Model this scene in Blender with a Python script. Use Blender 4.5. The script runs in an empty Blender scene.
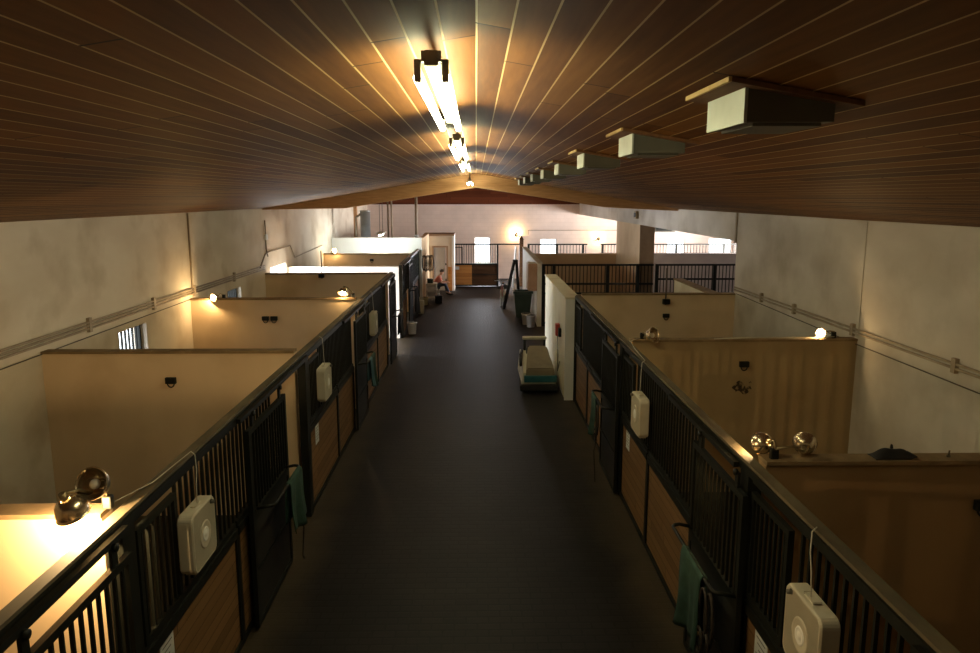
import bpy, bmesh, math, random
from mathutils import Vector, Matrix, Quaternion
random.seed(4)
C = bpy.context.scene.collection
sc = bpy.context.scene

# ------------------------------------------------------------------ camera
H = 4.06
F = 745.0
VX, VY = 476.0, 197.0
th = math.atan((326.5 - VY) / F)
yaw = math.atan((490 - VX) / math.hypot(F, 326.5 - VY))
fwv = Vector((math.sin(yaw) * math.cos(th), math.cos(yaw) * math.cos(th), -math.sin(th)))
rtv = Vector((math.cos(yaw), -math.sin(yaw), 0))
upv = rtv.cross(fwv)
cam = bpy.data.cameras.new('camera')
cam.sensor_width = 36.0
cam.lens = F / 980.0 * 36.0
cam.clip_start = 0.05
cam.clip_end = 300
camo = bpy.data.objects.new('camera', cam)
C.objects.link(camo)
mw = Matrix((( rtv.x, upv.x, -fwv.x, 0), (rtv.y, upv.y, -fwv.y, 0), (rtv.z, upv.z, -fwv.z, H), (0, 0, 0, 1)))
camo.matrix_world = mw
sc.camera = camo

# ------------------------------------------------------------------ view, world, daylight
sc.view_settings.view_transform = 'Standard'
sc.view_settings.look = 'None'
sc.view_settings.gamma = 1
sc.view_settings.use_curve_mapping = False
sc.view_settings.exposure = 1.0
w = bpy.data.worlds.new('World')
sc.world = w
w.use_nodes = True
bg = w.node_tree.nodes['Background']
bg.inputs[0].default_value = (0.88, 0.94, 1.0, 1)
bg.inputs[1].default_value = 3.0
sc.cycles.use_denoising = True
sc.cycles.max_bounces = 8
sc.cycles.diffuse_bounces = 5
sc.cycles.sample_clamp_indirect = 4.0

def area(name, loc, direction, sx, sy, power, col):
    l = bpy.data.lights.new(name, 'AREA')
    l.shape = 'RECTANGLE'; l.size = sx; l.size_y = sy; l.energy = power; l.color = col
    o = bpy.data.objects.new(name, l); C.objects.link(o)
    o.location = loc
    o.rotation_euler = Vector(direction).to_track_quat('-Z', 'Y').to_euler()
    return o

# daylight entering by the openings of the building (outside each opening, facing in)
DAY = (0.93, 0.95, 1.0)
area('daylight_passage_door', (-5.75, 20.55, 1.2), (1, 0, 0), 1.9, 2.2, 260, DAY)
area('daylight_side_door_far', (13.35, 31.0, 1.35), (-1, 0, 0.1), 5.0, 2.6, 1500, (1.0, 0.95, 0.92))
area('daylight_far_window', (0.3, 37.95, 1.45), (0, -1, 0), 0.8, 1.3, 120, DAY)

# ------------------------------------------------------------------ materials
def nd(t, kind, **k):
    n = t.nodes.new(kind)
    for a, b in k.items(): setattr(n, a, b)
    return n

def mat(name, c1, c2=None, scale=4.0, rough=0.7, metal=0.0, bump=0.0, stretch=(1, 1, 1), detail=4.0, lo=0.35, hi=0.65, c3=None, scale3=0.6, spec=0.5):
    m = bpy.data.materials.new(name); m.use_nodes = True
    t = m.node_tree; p = t.nodes['Principled BSDF']; L = t.links.new
    p.inputs['Roughness'].default_value = rough
    p.inputs['Metallic'].default_value = metal
    p.inputs['Specular IOR Level'].default_value = spec
    c1 = tuple(c1) + (1,)
    p.inputs['Base Color'].default_value = c1
    if c2 is not None:
        tc = nd(t, 'ShaderNodeTexCoord'); mp = nd(t, 'ShaderNodeMapping'); mp.inputs['Scale'].default_value = stretch
        L(tc.outputs['Object'], mp.inputs['Vector'])
        nz = nd(t, 'ShaderNodeTexNoise'); nz.inputs['Scale'].default_value = scale; nz.inputs['Detail'].default_value = detail
        L(mp.outputs[0], nz.inputs['Vector'])
        r = nd(t, 'ShaderNodeValToRGB'); r.color_ramp.elements[0].position = lo; r.color_ramp.elements[1].position = hi
        r.color_ramp.elements[0].color = c1; r.color_ramp.elements[1].color = tuple(c2) + (1,)
        L(nz.outputs['Fac'], r.inputs[0])
        out = r.outputs[0]
        if c3 is not None:
            n3 = nd(t, 'ShaderNodeTexNoise'); n3.inputs['Scale'].default_value = scale3; n3.inputs['Detail'].default_value = 6
            L(tc.outputs['Object'], n3.inputs['Vector'])
            r3 = nd(t, 'ShaderNodeValToRGB'); r3.color_ramp.elements[0].position = 0.50; r3.color_ramp.elements[1].position = 0.78
            L(n3.outputs['Fac'], r3.inputs[0])
            mx = nd(t, 'ShaderNodeMix', data_type='RGBA')
            L(r3.outputs[0], mx.inputs[0]); L(out, mx.inputs[6]); mx.inputs[7].default_value = tuple(c3) + (1,)
            out = mx.outputs[2]
        L(out, p.inputs['Base Color'])
        if bump:
            b = nd(t, 'ShaderNodeBump'); b.inputs['Strength'].default_value = bump; b.inputs['Distance'].default_value = 0.01
            L(nz.outputs['Fac'], b.inputs['Height']); L(b.outputs[0], p.inputs['Normal'])
    return m

def glow(name, col, s):
    m = bpy.data.materials.new(name); m.use_nodes = True
    p = m.node_tree.nodes['Principled BSDF']
    p.inputs['Base Color'].default_value = (0.8, 0.8, 0.8, 1)
    p.inputs['Emission Color'].default_value = tuple(col) + (1,)
    p.inputs['Emission Strength'].default_value = s
    return m

def board_mat(name, ax, width, length, axl, dark, light, seam, seamw, rough=0.55, red=None):
    """boards of 'width' across axis ax, butt-jointed every 'length' along axis axl"""
    m = bpy.data.materials.new(name); m.use_nodes = True
    t = m.node_tree; p = t.nodes['Principled BSDF']; L = t.links.new
    p.inputs['Roughness'].default_value = rough
    p.inputs['Specular IOR Level'].default_value = 0.15
    tc = nd(t, 'ShaderNodeTexCoord'); sp = nd(t, 'ShaderNodeSeparateXYZ'); L(tc.outputs['Object'], sp.inputs[0])
    def mth(op, a, b=None):
        n = nd(t, 'ShaderNodeMath', operation=op)
        for i, v in enumerate((a, b)):
            if v is None: continue
            if isinstance(v, (int, float)): n.inputs[i].default_value = v
            else: L(v, n.inputs[i])
        return n.outputs[0]
    u = mth('DIVIDE', sp.outputs[ax], width); i = mth('FLOOR', u); fu = mth('FRACT', u)
    wn = nd(t, 'ShaderNodeTexWhiteNoise', noise_dimensions='1D'); L(i, wn.inputs['W'])
    v = mth('ADD', mth('DIVIDE', sp.outputs[axl], length), mth('MULTIPLY', wn.outputs[0], 7.3))
    j = mth('FLOOR', v); fv = mth('FRACT', v)
    cv = nd(t, 'ShaderNodeCombineXYZ'); L(i, cv.inputs[0]); L(j, cv.inputs[1])
    w2 = nd(t, 'ShaderNodeTexWhiteNoise', noise_dimensions='2D'); L(cv.outputs[0], w2.inputs['Vector'])
    sc_ = [1, 1, 1]; sc_[ax] = 22; sc_[axl] = 1.4
    mp = nd(t, 'ShaderNodeMapping'); mp.inputs['Scale'].default_value = sc_
    L(tc.outputs['Object'], mp.inputs[0])
    nz = nd(t, 'ShaderNodeTexNoise'); nz.inputs['Scale'].default_value = 1.6; nz.inputs['Detail'].default_value = 5
    L(mp.outputs[0], nz.inputs['Vector'])
    f = mth('ADD', mth('MULTIPLY', w2.outputs[0], 0.55), mth('MULTIPLY', nz.outputs['Fac'], 0.55))
    r = nd(t, 'ShaderNodeValToRGB'); r.color_ramp.elements[0].position = 0.25; r.color_ramp.elements[1].position = 0.85
    r.color_ramp.elements[0].color = tuple(dark) + (1,); r.color_ramp.elements[1].color = tuple(light) + (1,)
    L(f, r.inputs[0])
    s1 = mth('LESS_THAN', fu, seamw); s2 = mth('LESS_THAN', fv, 0.004)
    s = s1
    mx = nd(t, 'ShaderNodeMix', data_type='RGBA'); L(s, mx.inputs[0]); L(r.outputs[0], mx.inputs[6]); mx.inputs[7].default_value = tuple(seam) + (1,)
    m2 = nd(t, 'ShaderNodeMix', data_type='RGBA'); L(s2, m2.inputs[0]); L(mx.outputs[2], m2.inputs[6]); m2.inputs[7].default_value = tuple(x * 0.4 for x in dark) + (1,)
    L(m2.outputs[2], p.inputs['Base Color'])
    hgt = mth('SUBTRACT', 1.0, mth('LESS_THAN', fu, seamw * 1.6))
    b = nd(t, 'ShaderNodeBump'); b.inputs['Strength'].default_value = 0.5; b.inputs['Distance'].default_value = 0.006
    L(hgt, b.inputs['Height']); L(b.outputs[0], p.inputs['Normal'])
    return m

def brick_mat(name, c1, c2, mortar, bw, bh, plane, rough=0.75, bump=0.4, off=0.5, msize=0.012, var=0.4):
    m = bpy.data.materials.new(name); m.use_nodes = True
    t = m.node_tree; p = t.nodes['Principled BSDF']; L = t.links.new
    p.inputs['Roughness'].default_value = rough
    tc = nd(t, 'ShaderNodeTexCoord'); sp = nd(t, 'ShaderNodeSeparateXYZ'); L(tc.outputs['Object'], sp.inputs[0])
    cb = nd(t, 'ShaderNodeCombineXYZ'); L(sp.outputs[plane[0]], cb.inputs[0]); L(sp.outputs[plane[1]], cb.inputs[1])
    br = nd(t, 'ShaderNodeTexBrick'); br.offset = off
    br.inputs['Scale'].default_value = 1.0; br.inputs['Brick Width'].default_value = bw; br.inputs['Row Height'].default_value = bh
    br.inputs['Mortar Size'].default_value = msize; br.inputs['Color1'].default_value = tuple(c1) + (1,); br.inputs['Color2'].default_value = tuple(c2) + (1,)
    br.inputs['Mortar'].default_value = tuple(mortar) + (1,)
    L(cb.outputs[0], br.inputs['Vector'])
    nz = nd(t, 'ShaderNodeTexNoise'); nz.inputs['Scale'].default_value = 1.3; nz.inputs['Detail'].default_value = 6
    L(tc.outputs['Object'], nz.inputs['Vector'])
    r = nd(t, 'ShaderNodeValToRGB'); r.color_ramp.elements[0].position = 0.3; r.color_ramp.elements[1].position = 0.75
    r.color_ramp.elements[0].color = (1 - var, 1 - var, 1 - var, 1); r.color_ramp.elements[1].color = (1 + .6 * var, 1 + .5 * var, 1 + .4 * var, 1)
    L(nz.outputs['Fac'], r.inputs[0])
    mx = nd(t, 'ShaderNodeMix', data_type='RGBA', blend_type='MULTIPLY'); mx.inputs[0].default_value = 1
    L(br.outputs['Color'], mx.inputs[6]); L(r.outputs[0], mx.inputs[7]); L(mx.outputs[2], p.inputs['Base Color'])
    b = nd(t, 'ShaderNodeBump'); b.inputs['Strength'].default_value = bump; b.inputs['Distance'].default_value = 0.008; b.invert = True
    L(br.outputs['Fac'], b.inputs['Height']); L(b.outputs[0], p.inputs['Normal'])
    return m

M = {}
M['ceiling'] = board_mat('ceiling_boards', 0, 0.122, 3.6, 1, (0.108, 0.039, 0.0095), (0.25, 0.105, 0.026), (0.66, 0.48, 0.24), 0.06, rough=0.6)
M['gable'] = board_mat('gable_boards', 2, 0.14, 3.0, 0, (0.10, 0.027, 0.011), (0.16, 0.046, 0.018), (0.06, 0.02, 0.01), 0.05)
M['beam'] = mat('beam_timber', (0.50, 0.27, 0.12), (0.62, 0.36, 0.18), 3, rough=0.6, stretch=(1, 10, 12), bump=0.1)
M['panel_wood'] = board_mat('panel_boards', 2, 0.105, 2.4, 1, (0.17, 0.095, 0.042), (0.27, 0.155, 0.07), (0.07, 0.035, 0.016), 0.06)
M['panel_wood_x'] = board_mat('panel_boards_across', 2, 0.105, 2.4, 0, (0.40, 0.20, 0.075), (0.55, 0.29, 0.11), (0.20, 0.10, 0.04), 0.06)
M['plaster_amber'] = mat('amber_plaster', (0.38, 0.265, 0.13), (0.44, 0.315, 0.165), 1.6, rough=0.85, stretch=(1, 1, 0.35), bump=0.15, c3=(0.30, 0.19, 0.09), scale3=0.9)  # tan plaster darkened to stand for weaker light in the right stall
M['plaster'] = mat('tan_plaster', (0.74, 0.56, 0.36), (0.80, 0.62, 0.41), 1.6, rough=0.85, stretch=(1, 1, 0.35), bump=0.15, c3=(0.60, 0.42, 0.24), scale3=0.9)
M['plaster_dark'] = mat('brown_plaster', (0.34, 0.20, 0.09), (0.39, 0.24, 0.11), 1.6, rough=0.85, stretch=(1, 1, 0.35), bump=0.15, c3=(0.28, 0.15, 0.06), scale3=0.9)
M['wallpaint'] = mat('wall_paint', (0.66, 0.57, 0.45), (0.74, 0.66, 0.54), 1.3, rough=0.85, stretch=(1, 0.6, 1.4), bump=0.15, c3=(0.46, 0.36, 0.24), scale3=1.1)
M['wallpaint_r'] = mat('wall_paint_grey', (0.54, 0.49, 0.42), (0.66, 0.61, 0.54), 1.1, rough=0.85, stretch=(1, 0.6, 1.4), bump=0.15, c3=(0.38, 0.32, 0.25), scale3=0.9)  # grey wall paint, darkened further to stand for weaker light on the right
M['cream'] = mat('cream_paint', (0.70, 0.66, 0.50), (0.78, 0.74, 0.60), 2.2, rough=0.75, stretch=(1, 1, 0.4), bump=0.1, c3=(0.56, 0.50, 0.36), scale3=1.4)
M['white'] = mat('white_paint', (0.80, 0.80, 0.76), (0.86, 0.86, 0.83), 2.0, rough=0.7)
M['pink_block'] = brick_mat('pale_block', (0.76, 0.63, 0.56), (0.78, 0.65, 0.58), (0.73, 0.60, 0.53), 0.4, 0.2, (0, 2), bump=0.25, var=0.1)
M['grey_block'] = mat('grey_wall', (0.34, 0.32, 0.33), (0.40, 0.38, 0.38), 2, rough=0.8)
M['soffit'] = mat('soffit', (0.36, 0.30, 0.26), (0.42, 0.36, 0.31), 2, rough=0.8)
M['black'] = mat('black_steel', (0.007, 0.008, 0.006), (0.012, 0.013, 0.010), 6, rough=0.5, metal=0.0, bump=0.05, spec=0.25)
M['door_dark'] = mat('dark_door_panel', (0.010, 0.010, 0.009), (0.020, 0.018, 0.014), 8, rough=0.6)
M['capwood'] = mat('dusty_cap', (0.07, 0.052, 0.028), (0.14, 0.105, 0.058), 5, rough=0.8, stretch=(1, 0.4, 1), bump=0.2)
M['cap_brown'] = mat('brown_cap', (0.20, 0.13, 0.06), (0.30, 0.20, 0.10), 6, rough=0.8, bump=0.1)
M['fan'] = mat('fan_plastic', (0.52, 0.47, 0.36), (0.58, 0.53, 0.42), 5, rough=0.5)
M['fan_grille'] = mat('fan_grille', (0.46, 0.42, 0.32), (0.52, 0.47, 0.37), 5, rough=0.5)
M['fan_inside'] = mat('fan_inside', (0.10, 0.095, 0.08), (0.13, 0.12, 0.10), 5, rough=0.7)
M['paper'] = mat('paper', (0.60, 0.64, 0.66), (0.70, 0.73, 0.74), 9, rough=0.8)
M['ink'] = mat('ink', (0.10, 0.10, 0.11), rough=0.8)
M['green_cloth'] = mat('green_cloth', (0.012, 0.040, 0.030), (0.028, 0.075, 0.056), 7, rough=0.9, bump=0.2)
M['blue_cloth'] = mat('blue_cloth', (0.05, 0.12, 0.16), (0.08, 0.18, 0.22), 7, rough=0.9, bump=0.2)
M['dark_cloth'] = mat('dark_cloth', (0.012, 0.012, 0.014), (0.022, 0.021, 0.022), 7, rough=0.9, bump=0.2)
M['strap'] = mat('dark_strap', (0.018, 0.013, 0.010), (0.030, 0.022, 0.016), 8, rough=0.6)
M['galv'] = mat('galvanised', (0.42, 0.46, 0.42), (0.56, 0.60, 0.55), 3, rough=0.5, metal=0.35, bump=0.05)  # paler copy, fluorescent light on the vents' left side put into the colour
M['galv_side'] = mat('galvanised_grey', (0.085, 0.085, 0.068), (0.12, 0.118, 0.095), 3, rough=0.6, metal=0.0)  # darker copy, shade on the vents' other faces put into the colour
M['board_red'] = mat('red_board', (0.14, 0.06, 0.02), (0.19, 0.085, 0.03), 6, rough=0.7, stretch=(8, 1, 1))
M['ply'] = mat('plywood', (0.62, 0.42, 0.16), (0.70, 0.49, 0.21), 6, rough=0.7, stretch=(1, 8, 1))
M['tube'] = glow('lit_tube', (1.0, 0.95, 0.56), 20.0)
M['tube_cool'] = glow('lit_tube_cool', (0.90, 1.0, 0.97), 160.0)
M['fixture'] = mat('fixture_enamel', (0.60, 0.58, 0.50), (0.66, 0.64, 0.56), 4, rough=0.5)
M['bulb_on'] = glow('lit_bulb', (1.0, 0.70, 0.32), 160.0)
M['bulb_off'] = mat('frosted_bulb', (0.75, 0.72, 0.66), rough=0.3)
M['reflector'] = mat('spun_reflector', (0.62, 0.50, 0.34), (0.80, 0.70, 0.52), 6, rough=0.24, metal=0.9)
M['brass'] = mat('tarnished_metal', (0.26, 0.19, 0.10), (0.36, 0.28, 0.16), 8, rough=0.45, metal=0.6)
M['conduit'] = mat('conduit_paint', (0.30, 0.235, 0.16), (0.37, 0.295, 0.21), 5, rough=0.6)
M['cable'] = mat('dark_cable', (0.10, 0.08, 0.06), rough=0.7)
M['greycable'] = mat('grey_cable', (0.50, 0.46, 0.38), rough=0.6)
M['rubber'] = mat('rubber', (0.012, 0.012, 0.012), (0.02, 0.02, 0.02), 8, rough=0.8)
M['beige'] = mat('beige_plastic', (0.20, 0.165, 0.11), (0.25, 0.21, 0.14), 4, rough=0.55)
M['beige_light'] = mat('pale_plastic', (0.60, 0.57, 0.44), (0.66, 0.63, 0.50), 4, rough=0.5)
M['teal'] = mat('teal_plastic', (0.015, 0.12, 0.15), (0.025, 0.16, 0.19), 5, rough=0.45)
M['silver'] = mat('silver_sheet', (0.55, 0.57, 0.58), (0.66, 0.68, 0.70), 3, rough=0.35, metal=0.8)
M['red'] = mat('red_paint', (0.45, 0.05, 0.03), (0.52, 0.07, 0.04), 5, rough=0.5)
M['orange_wood'] = board_mat('orange_boards', 2, 0.15, 2.4, 0, (0.42, 0.17, 0.045), (0.55, 0.25, 0.07), (0.2, 0.08, 0.02), 0.05)
M['dark_wood'] = board_mat('dark_boards', 2, 0.15, 2.4, 0, (0.055, 0.028, 0.014), (0.09, 0.045, 0.02), (0.02, 0.01, 0.006), 0.05)
M['greenbin'] = mat('dark_green_plastic', (0.016, 0.035, 0.026), (0.028, 0.05, 0.038), 4, rough=0.5)
M['bucket_white'] = mat('white_plastic', (0.75, 0.75, 0.72), (0.80, 0.80, 0.78), 4, rough=0.45)
M['bucket_yellow'] = mat('yellow_plastic', (0.72, 0.62, 0.28), (0.78, 0.68, 0.34), 4, rough=0.45)
M['pinkbox'] = mat('tan_cabinet', (0.46, 0.30, 0.20), (0.54, 0.36, 0.25), 4, rough=0.6)
M['pinkpaint'] = mat('pink_enamel', (0.62, 0.30, 0.36), rough=0.35)
M['doorgrey'] = mat('grey_door', (0.50, 0.50, 0.51), (0.56, 0.56, 0.57), 3, rough=0.6)
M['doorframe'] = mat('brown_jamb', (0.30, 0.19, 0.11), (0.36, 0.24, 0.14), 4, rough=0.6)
M['skin'] = mat('skin', (0.55, 0.32, 0.22), (0.60, 0.36, 0.25), 9, rough=0.55)
M['hair'] = mat('hair', (0.02, 0.014, 0.010), (0.03, 0.02, 0.015), 20, rough=0.7)
M['shirt'] = mat('red_shirt', (0.45, 0.13, 0.09), (0.55, 0.18, 0.13), 8, rough=0.85)
M['jeans'] = mat('denim', (0.03, 0.045, 0.075), (0.05, 0.07, 0.11), 20, rough=0.85)
M['shoe'] = mat('shoe', (0.03, 0.02, 0.015), (0.05, 0.035, 0.025), 8, rough=0.6)
M['leather'] = mat('leather', (0.05, 0.022, 0.012), (0.09, 0.04, 0.02), 8, rough=0.45)

def spotty(name, col):
    m = mat(name, col, rough=0.9); t = m.node_tree; L = t.links.new; p = t.nodes['Principled BSDF']; out = t.nodes['Material Output']
    tc = nd(t, 'ShaderNodeTexCoord'); nz = nd(t, 'ShaderNodeTexNoise'); nz.inputs['Scale'].default_value = 22; nz.inputs['Detail'].default_value = 5
    L(tc.outputs['Object'], nz.inputs['Vector'])
    r = nd(t, 'ShaderNodeValToRGB'); r.color_ramp.elements[0].position = 0.42; r.color_ramp.elements[1].position = 0.60
    L(nz.outputs['Fac'], r.inputs[0]); L(r.outputs[0], p.inputs['Alpha'])
    return m
M['stain'] = spotty('damp_stain', (0.06, 0.035, 0.018))
def floor_mat():
    m = brick_mat('rubber_pavers', (0.0125, 0.0105, 0.0115), (0.0075, 0.0065, 0.0070), (0.004, 0.0035, 0.0035), 0.22, 0.11, (0, 1), rough=0.55, bump=0.6)
    m.node_tree.nodes['Principled BSDF'].inputs['Specular IOR Level'].default_value = 0.22
    t = m.node_tree; L = t.links.new; p = t.nodes['Principled BSDF']
    src = p.inputs['Base Color'].links[0].from_socket
    tc = nd(t, 'ShaderNodeTexCoord'); sp = nd(t, 'ShaderNodeSeparateXYZ'); L(tc.outputs['Object'], sp.inputs[0])
    nz = nd(t, 'ShaderNodeTexNoise'); nz.inputs['Scale'].default_value = 1.7; nz.inputs['Detail'].default_value = 6; L(tc.outputs['Object'], nz.inputs['Vector'])
    def mth(op, a, b):
        n = nd(t, 'ShaderNodeMath', operation=op)
        for i, v in enumerate((a, b)):
            if isinstance(v, (int, float)): n.inputs[i].default_value = v
            else: L(v, n.inputs[i])
        return n.outputs[0]
    # dust swept up along both stall fronts and in the stalls
    d = mth('ABSOLUTE', mth('ADD', sp.outputs[0], 0.09), 0)
    d = mth('ADD', d, mth('MULTIPLY', mth('SUBTRACT', nz.outputs['Fac'], 0.5), 0.55))
    r = nd(t, 'ShaderNodeMapRange'); r.inputs[1].default_value = 1.55; r.inputs[2].default_value = 1.95; L(d, r.inputs[0])
    mx = nd(t, 'ShaderNodeMix', data_type='RGBA'); L(r.outputs[0], mx.inputs[0]); L(src, mx.inputs[6]); mx.inputs[7].default_value = (0.045, 0.034, 0.020, 1)
    L(mx.outputs[2], p.inputs['Base Color'])
    return m
M['floor'] = floor_mat()

# ------------------------------------------------------------------ mesh helpers
LOC = {}
class MB:
    def __init__(s): s.bm = bmesh.new()
    def box(s, x0, x1, y0, y1, z0, z1, bev=0.0, seg=2):
        g = bmesh.ops.create_cube(s.bm, size=1.0)
        vs = g['verts']
        for v in vs:
            v.co = Vector(((x0 + x1) / 2 + v.co.x * (x1 - x0), (y0 + y1) / 2 + v.co.y * (y1 - y0), (z0 + z1) / 2 + v.co.z * (z1 - z0)))
        if bev:
            es = set()
            for v in vs: es.update(v.link_edges)
            bmesh.ops.bevel(s.bm, geom=list(es), offset=bev, segments=seg, affect='EDGES', profile=0.5)
        return s
    def prism(s, poly, axis, a, b):
        """extrude a 2D polygon (list of pairs) along axis from a to b"""
        def P(q, t):
            if axis == 'y': return Vector((q[0], t, q[1]))
            if axis == 'x': return Vector((t, q[0], q[1]))
            return Vector((q[0], q[1], t))
        A = [s.bm.verts.new(P(q, a)) for q in poly]; B = [s.bm.verts.new(P(q, b)) for q in poly]
        n = len(poly); fs = [s.bm.faces.new(A), s.bm.faces.new(B[::-1])]
        for i in range(n): fs.append(s.bm.faces.new((A[i], B[i], B[(i + 1) % n], A[(i + 1) % n])))
        bmesh.ops.recalc_face_normals(s.bm, faces=fs)
        return s
    def hull(s, bottom, top):
        A = [s.bm.verts.new(q) for q in bottom]; B = [s.bm.verts.new(q) for q in top]
        n = len(A); fs = [s.bm.faces.new(A), s.bm.faces.new(B[::-1])]
        for i in range(n): fs.append(s.bm.faces.new((A[i], B[i], B[(i + 1) % n], A[(i + 1) % n])))
        bmesh.ops.recalc_face_normals(s.bm, faces=fs)
        return s
    def tube(s, pts, r, seg=8, closed=False, cap=True):
        pts = [Vector(p) for p in pts]; n = len(pts); rings = []
        prev = None
        for i, p in enumerate(pts):
            if closed: d = pts[(i + 1) % n] - pts[i - 1]
            elif i == 0: d = pts[1] - pts[0]
            elif i == n - 1: d = pts[-1] - pts[-2]
            else: d = (pts[i + 1] - p).normalized() + (p - pts[i - 1]).normalized()
            d.normalize()
            if prev is None:
                a = Vector((0, 0, 1)) if abs(d.z) < 0.9 else Vector((1, 0, 0))
                u = d.cross(a).normalized()
            else:
                u = (prev - d * prev.dot(d)).normalized()
            prev = u; v = d.cross(u)
            rr = r[i] if isinstance(r, (list, tuple)) else r
            rings.append([s.bm.verts.new(p + (u * math.cos(2 * math.pi * k / seg) + v * math.sin(2 * math.pi * k / seg)) * rr) for k in range(seg)])
        m = n if closed else n - 1
        for i in range(m):
            A = rings[i]; B = rings[(i + 1) % n]
            for k in range(seg):
                f = s.bm.faces.new((A[k], A[(k + 1) % seg], B[(k + 1) % seg], B[k])); f.smooth = True
        if cap and not closed:
            s.bm.faces.new(rings[0][::-1]); s.bm.faces.new(rings[-1])
        return s
    def lathe(s, prof, origin=(0, 0, 0), axis=(0, 0, 1), seg=20, smooth=True):
        q = Vector((0, 0, 1)).rotation_difference(Vector(axis).normalized()); o = Vector(origin)
        rings = []
        for (r, z) in prof:
            if r < 1e-5: rings.append([s.bm.verts.new(o + q @ Vector((0, 0, z)))])
            else: rings.append([s.bm.verts.new(o + q @ Vector((r * math.cos(2 * math.pi * k / seg), r * math.sin(2 * math.pi * k / seg), z))) for k in range(seg)])
        for A, B in zip(rings, rings[1:]):
            if len(A) == 1 and len(B) == 1: continue
            for k in range(seg):
                k2 = (k + 1) % seg
                if len(A) == 1: f = s.bm.faces.new((A[0], B[k2], B[k]))
                elif len(B) == 1: f = s.bm.faces.new((A[k], A[k2], B[0]))
                else: f = s.bm.faces.new((A[k], A[k2], B[k2], B[k]))
                f.smooth = smooth
        return s
    def ball(s, c, r, seg=14):
        rx, ry, rz = r if isinstance(r, (tuple, list)) else (r, r, r)
        g = bmesh.ops.create_uvsphere(s.bm, u_segments=seg, v_segments=max(6, seg * 2 // 3), radius=1.0)
        for v in g['verts']: v.co = Vector((c[0] + v.co.x * rx, c[1] + v.co.y * ry, c[2] + v.co.z * rz))
        for f in s.bm.faces: pass
        return s
    def sheet(s, fn, nu, nv):
        g = [[s.bm.verts.new(fn(i / nu, j / nv)) for j in range(nv + 1)] for i in range(nu + 1)]
        for i in range(nu):
            for j in range(nv):
                f = s.bm.faces.new((g[i][j], g[i + 1][j], g[i + 1][j + 1], g[i][j + 1])); f.smooth = True
        return s
    def build(s, name, m, parent=None, solid=0.0, smooth=False, loc=None):
        me = bpy.data.meshes.new(name)
        if parent is not None: org = LOC[parent.name]
        elif loc is not None: org = Vector(loc)
        else: org = Vector((0, 0, 0))
        for v in s.bm.verts: v.co -= org
        if smooth:
            for f in s.bm.faces: f.smooth = True
        s.bm.to_mesh(me); s.bm.free()
        me.materials.append(M[m] if isinstance(m, str) else m)
        o = bpy.data.objects.new(name, me); C.objects.link(o)
        LOC[o.name] = org.copy()
        if parent is not None: o.parent = parent
        else: o.location = org
        if solid:
            md = o.modifiers.new('Solidify', 'SOLIDIFY'); md.thickness = solid; md.offset = 0
        return o

def tag(o, label, cat, group=None):
    o['label'] = label; o['category'] = cat
    if group: o['group'] = group
    return o
def thing(name, loc, label, cat, group=None):
    o = bpy.data.objects.new(name, None); C.objects.link(o); o.location = loc
    o.empty_display_size = 0.1
    LOC[o.name] = Vector(loc)
    return tag(o, label, cat, group)
def struct(o): o['kind'] = 'structure'; return o
BARS = {}
def bar_mesh(length, wide=0.022, m='black'):
    k = (round(length, 3), wide, m)
    if k not in BARS:
        b = bmesh.new(); bmesh.ops.create_cube(b, size=1.0)
        for v in b.verts: v.co = Vector((v.co.x * wide, v.co.y * wide, (v.co.z + 0.5) * length))
        me = bpy.data.meshes.new('bar'); b.to_mesh(me); b.free(); me.materials.append(M[m]); BARS[k] = me
    return BARS[k]
def bars(parent, pts, z0, z1, wide=0.022, m='black'):
    me = bar_mesh(z1 - z0, wide, m)
    for (x, y) in pts:
        o = bpy.data.objects.new('bar', me); C.objects.link(o); o.parent = parent
        o.location = Vector((x, y, z0)) - LOC[parent.name]

def holes_wall(mb, axis, t0, t1, u0, u1, z0, z1, holes):
    """a wall slab of thickness t0..t1 on the given axis with rectangular holes (ua,ub,za,zb)"""
    us = sorted({u0, u1, *[h[0] for h in holes], *[h[1] for h in holes]}); zs = sorted({z0, z1, *[h[2] for h in holes], *[h[3] for h in holes]})
    for a, b in zip(us, us[1:]):
        run = None
        cells = []
        for c, d in zip(zs, zs[1:]):
            solid = not any(h[0] <= a and b <= h[1] and h[2] <= c and d <= h[3] for h in holes)
            if solid:
                if run is None: run = [c, d]
                else: run[1] = d
            elif run: cells.append(run); run = None
        if run: cells.append(run)
        for c, d in cells:
            if axis == 'x': mb.box(t0, t1, a, b, c, d)
            else: mb.box(a, b, t0, t1, c, d)

# ------------------------------------------------------------------ the building
LX, RX, LW, RW = -2.18, 2.0, -5.4, 5.15
RIDGE, SL = 4.65, 0.173
YB, YF = -1.4, 37.5
def cz(x): return RIDGE - (SL if x > 0 else 0.162) * abs(x)

struct(MB().box(LW - 0.4, 13.6, YB - 0.3, YF + 0.4, -0.15, 0).build('floor', 'floor'))
mb = MB()
mb.prism([(LW - 0.25, cz(LW - 0.25)), (0, RIDGE), (RW + 0.6, cz(RW + 0.6)), (RW + 0.6, cz(RW + 0.6) + 0.2), (0, RIDGE + 0.2), (LW - 0.25, cz(LW - 0.25) + 0.2)], 'y', YB - 0.2, YF + 0.25)
struct(mb.build('ceiling', 'ceiling'))

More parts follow.
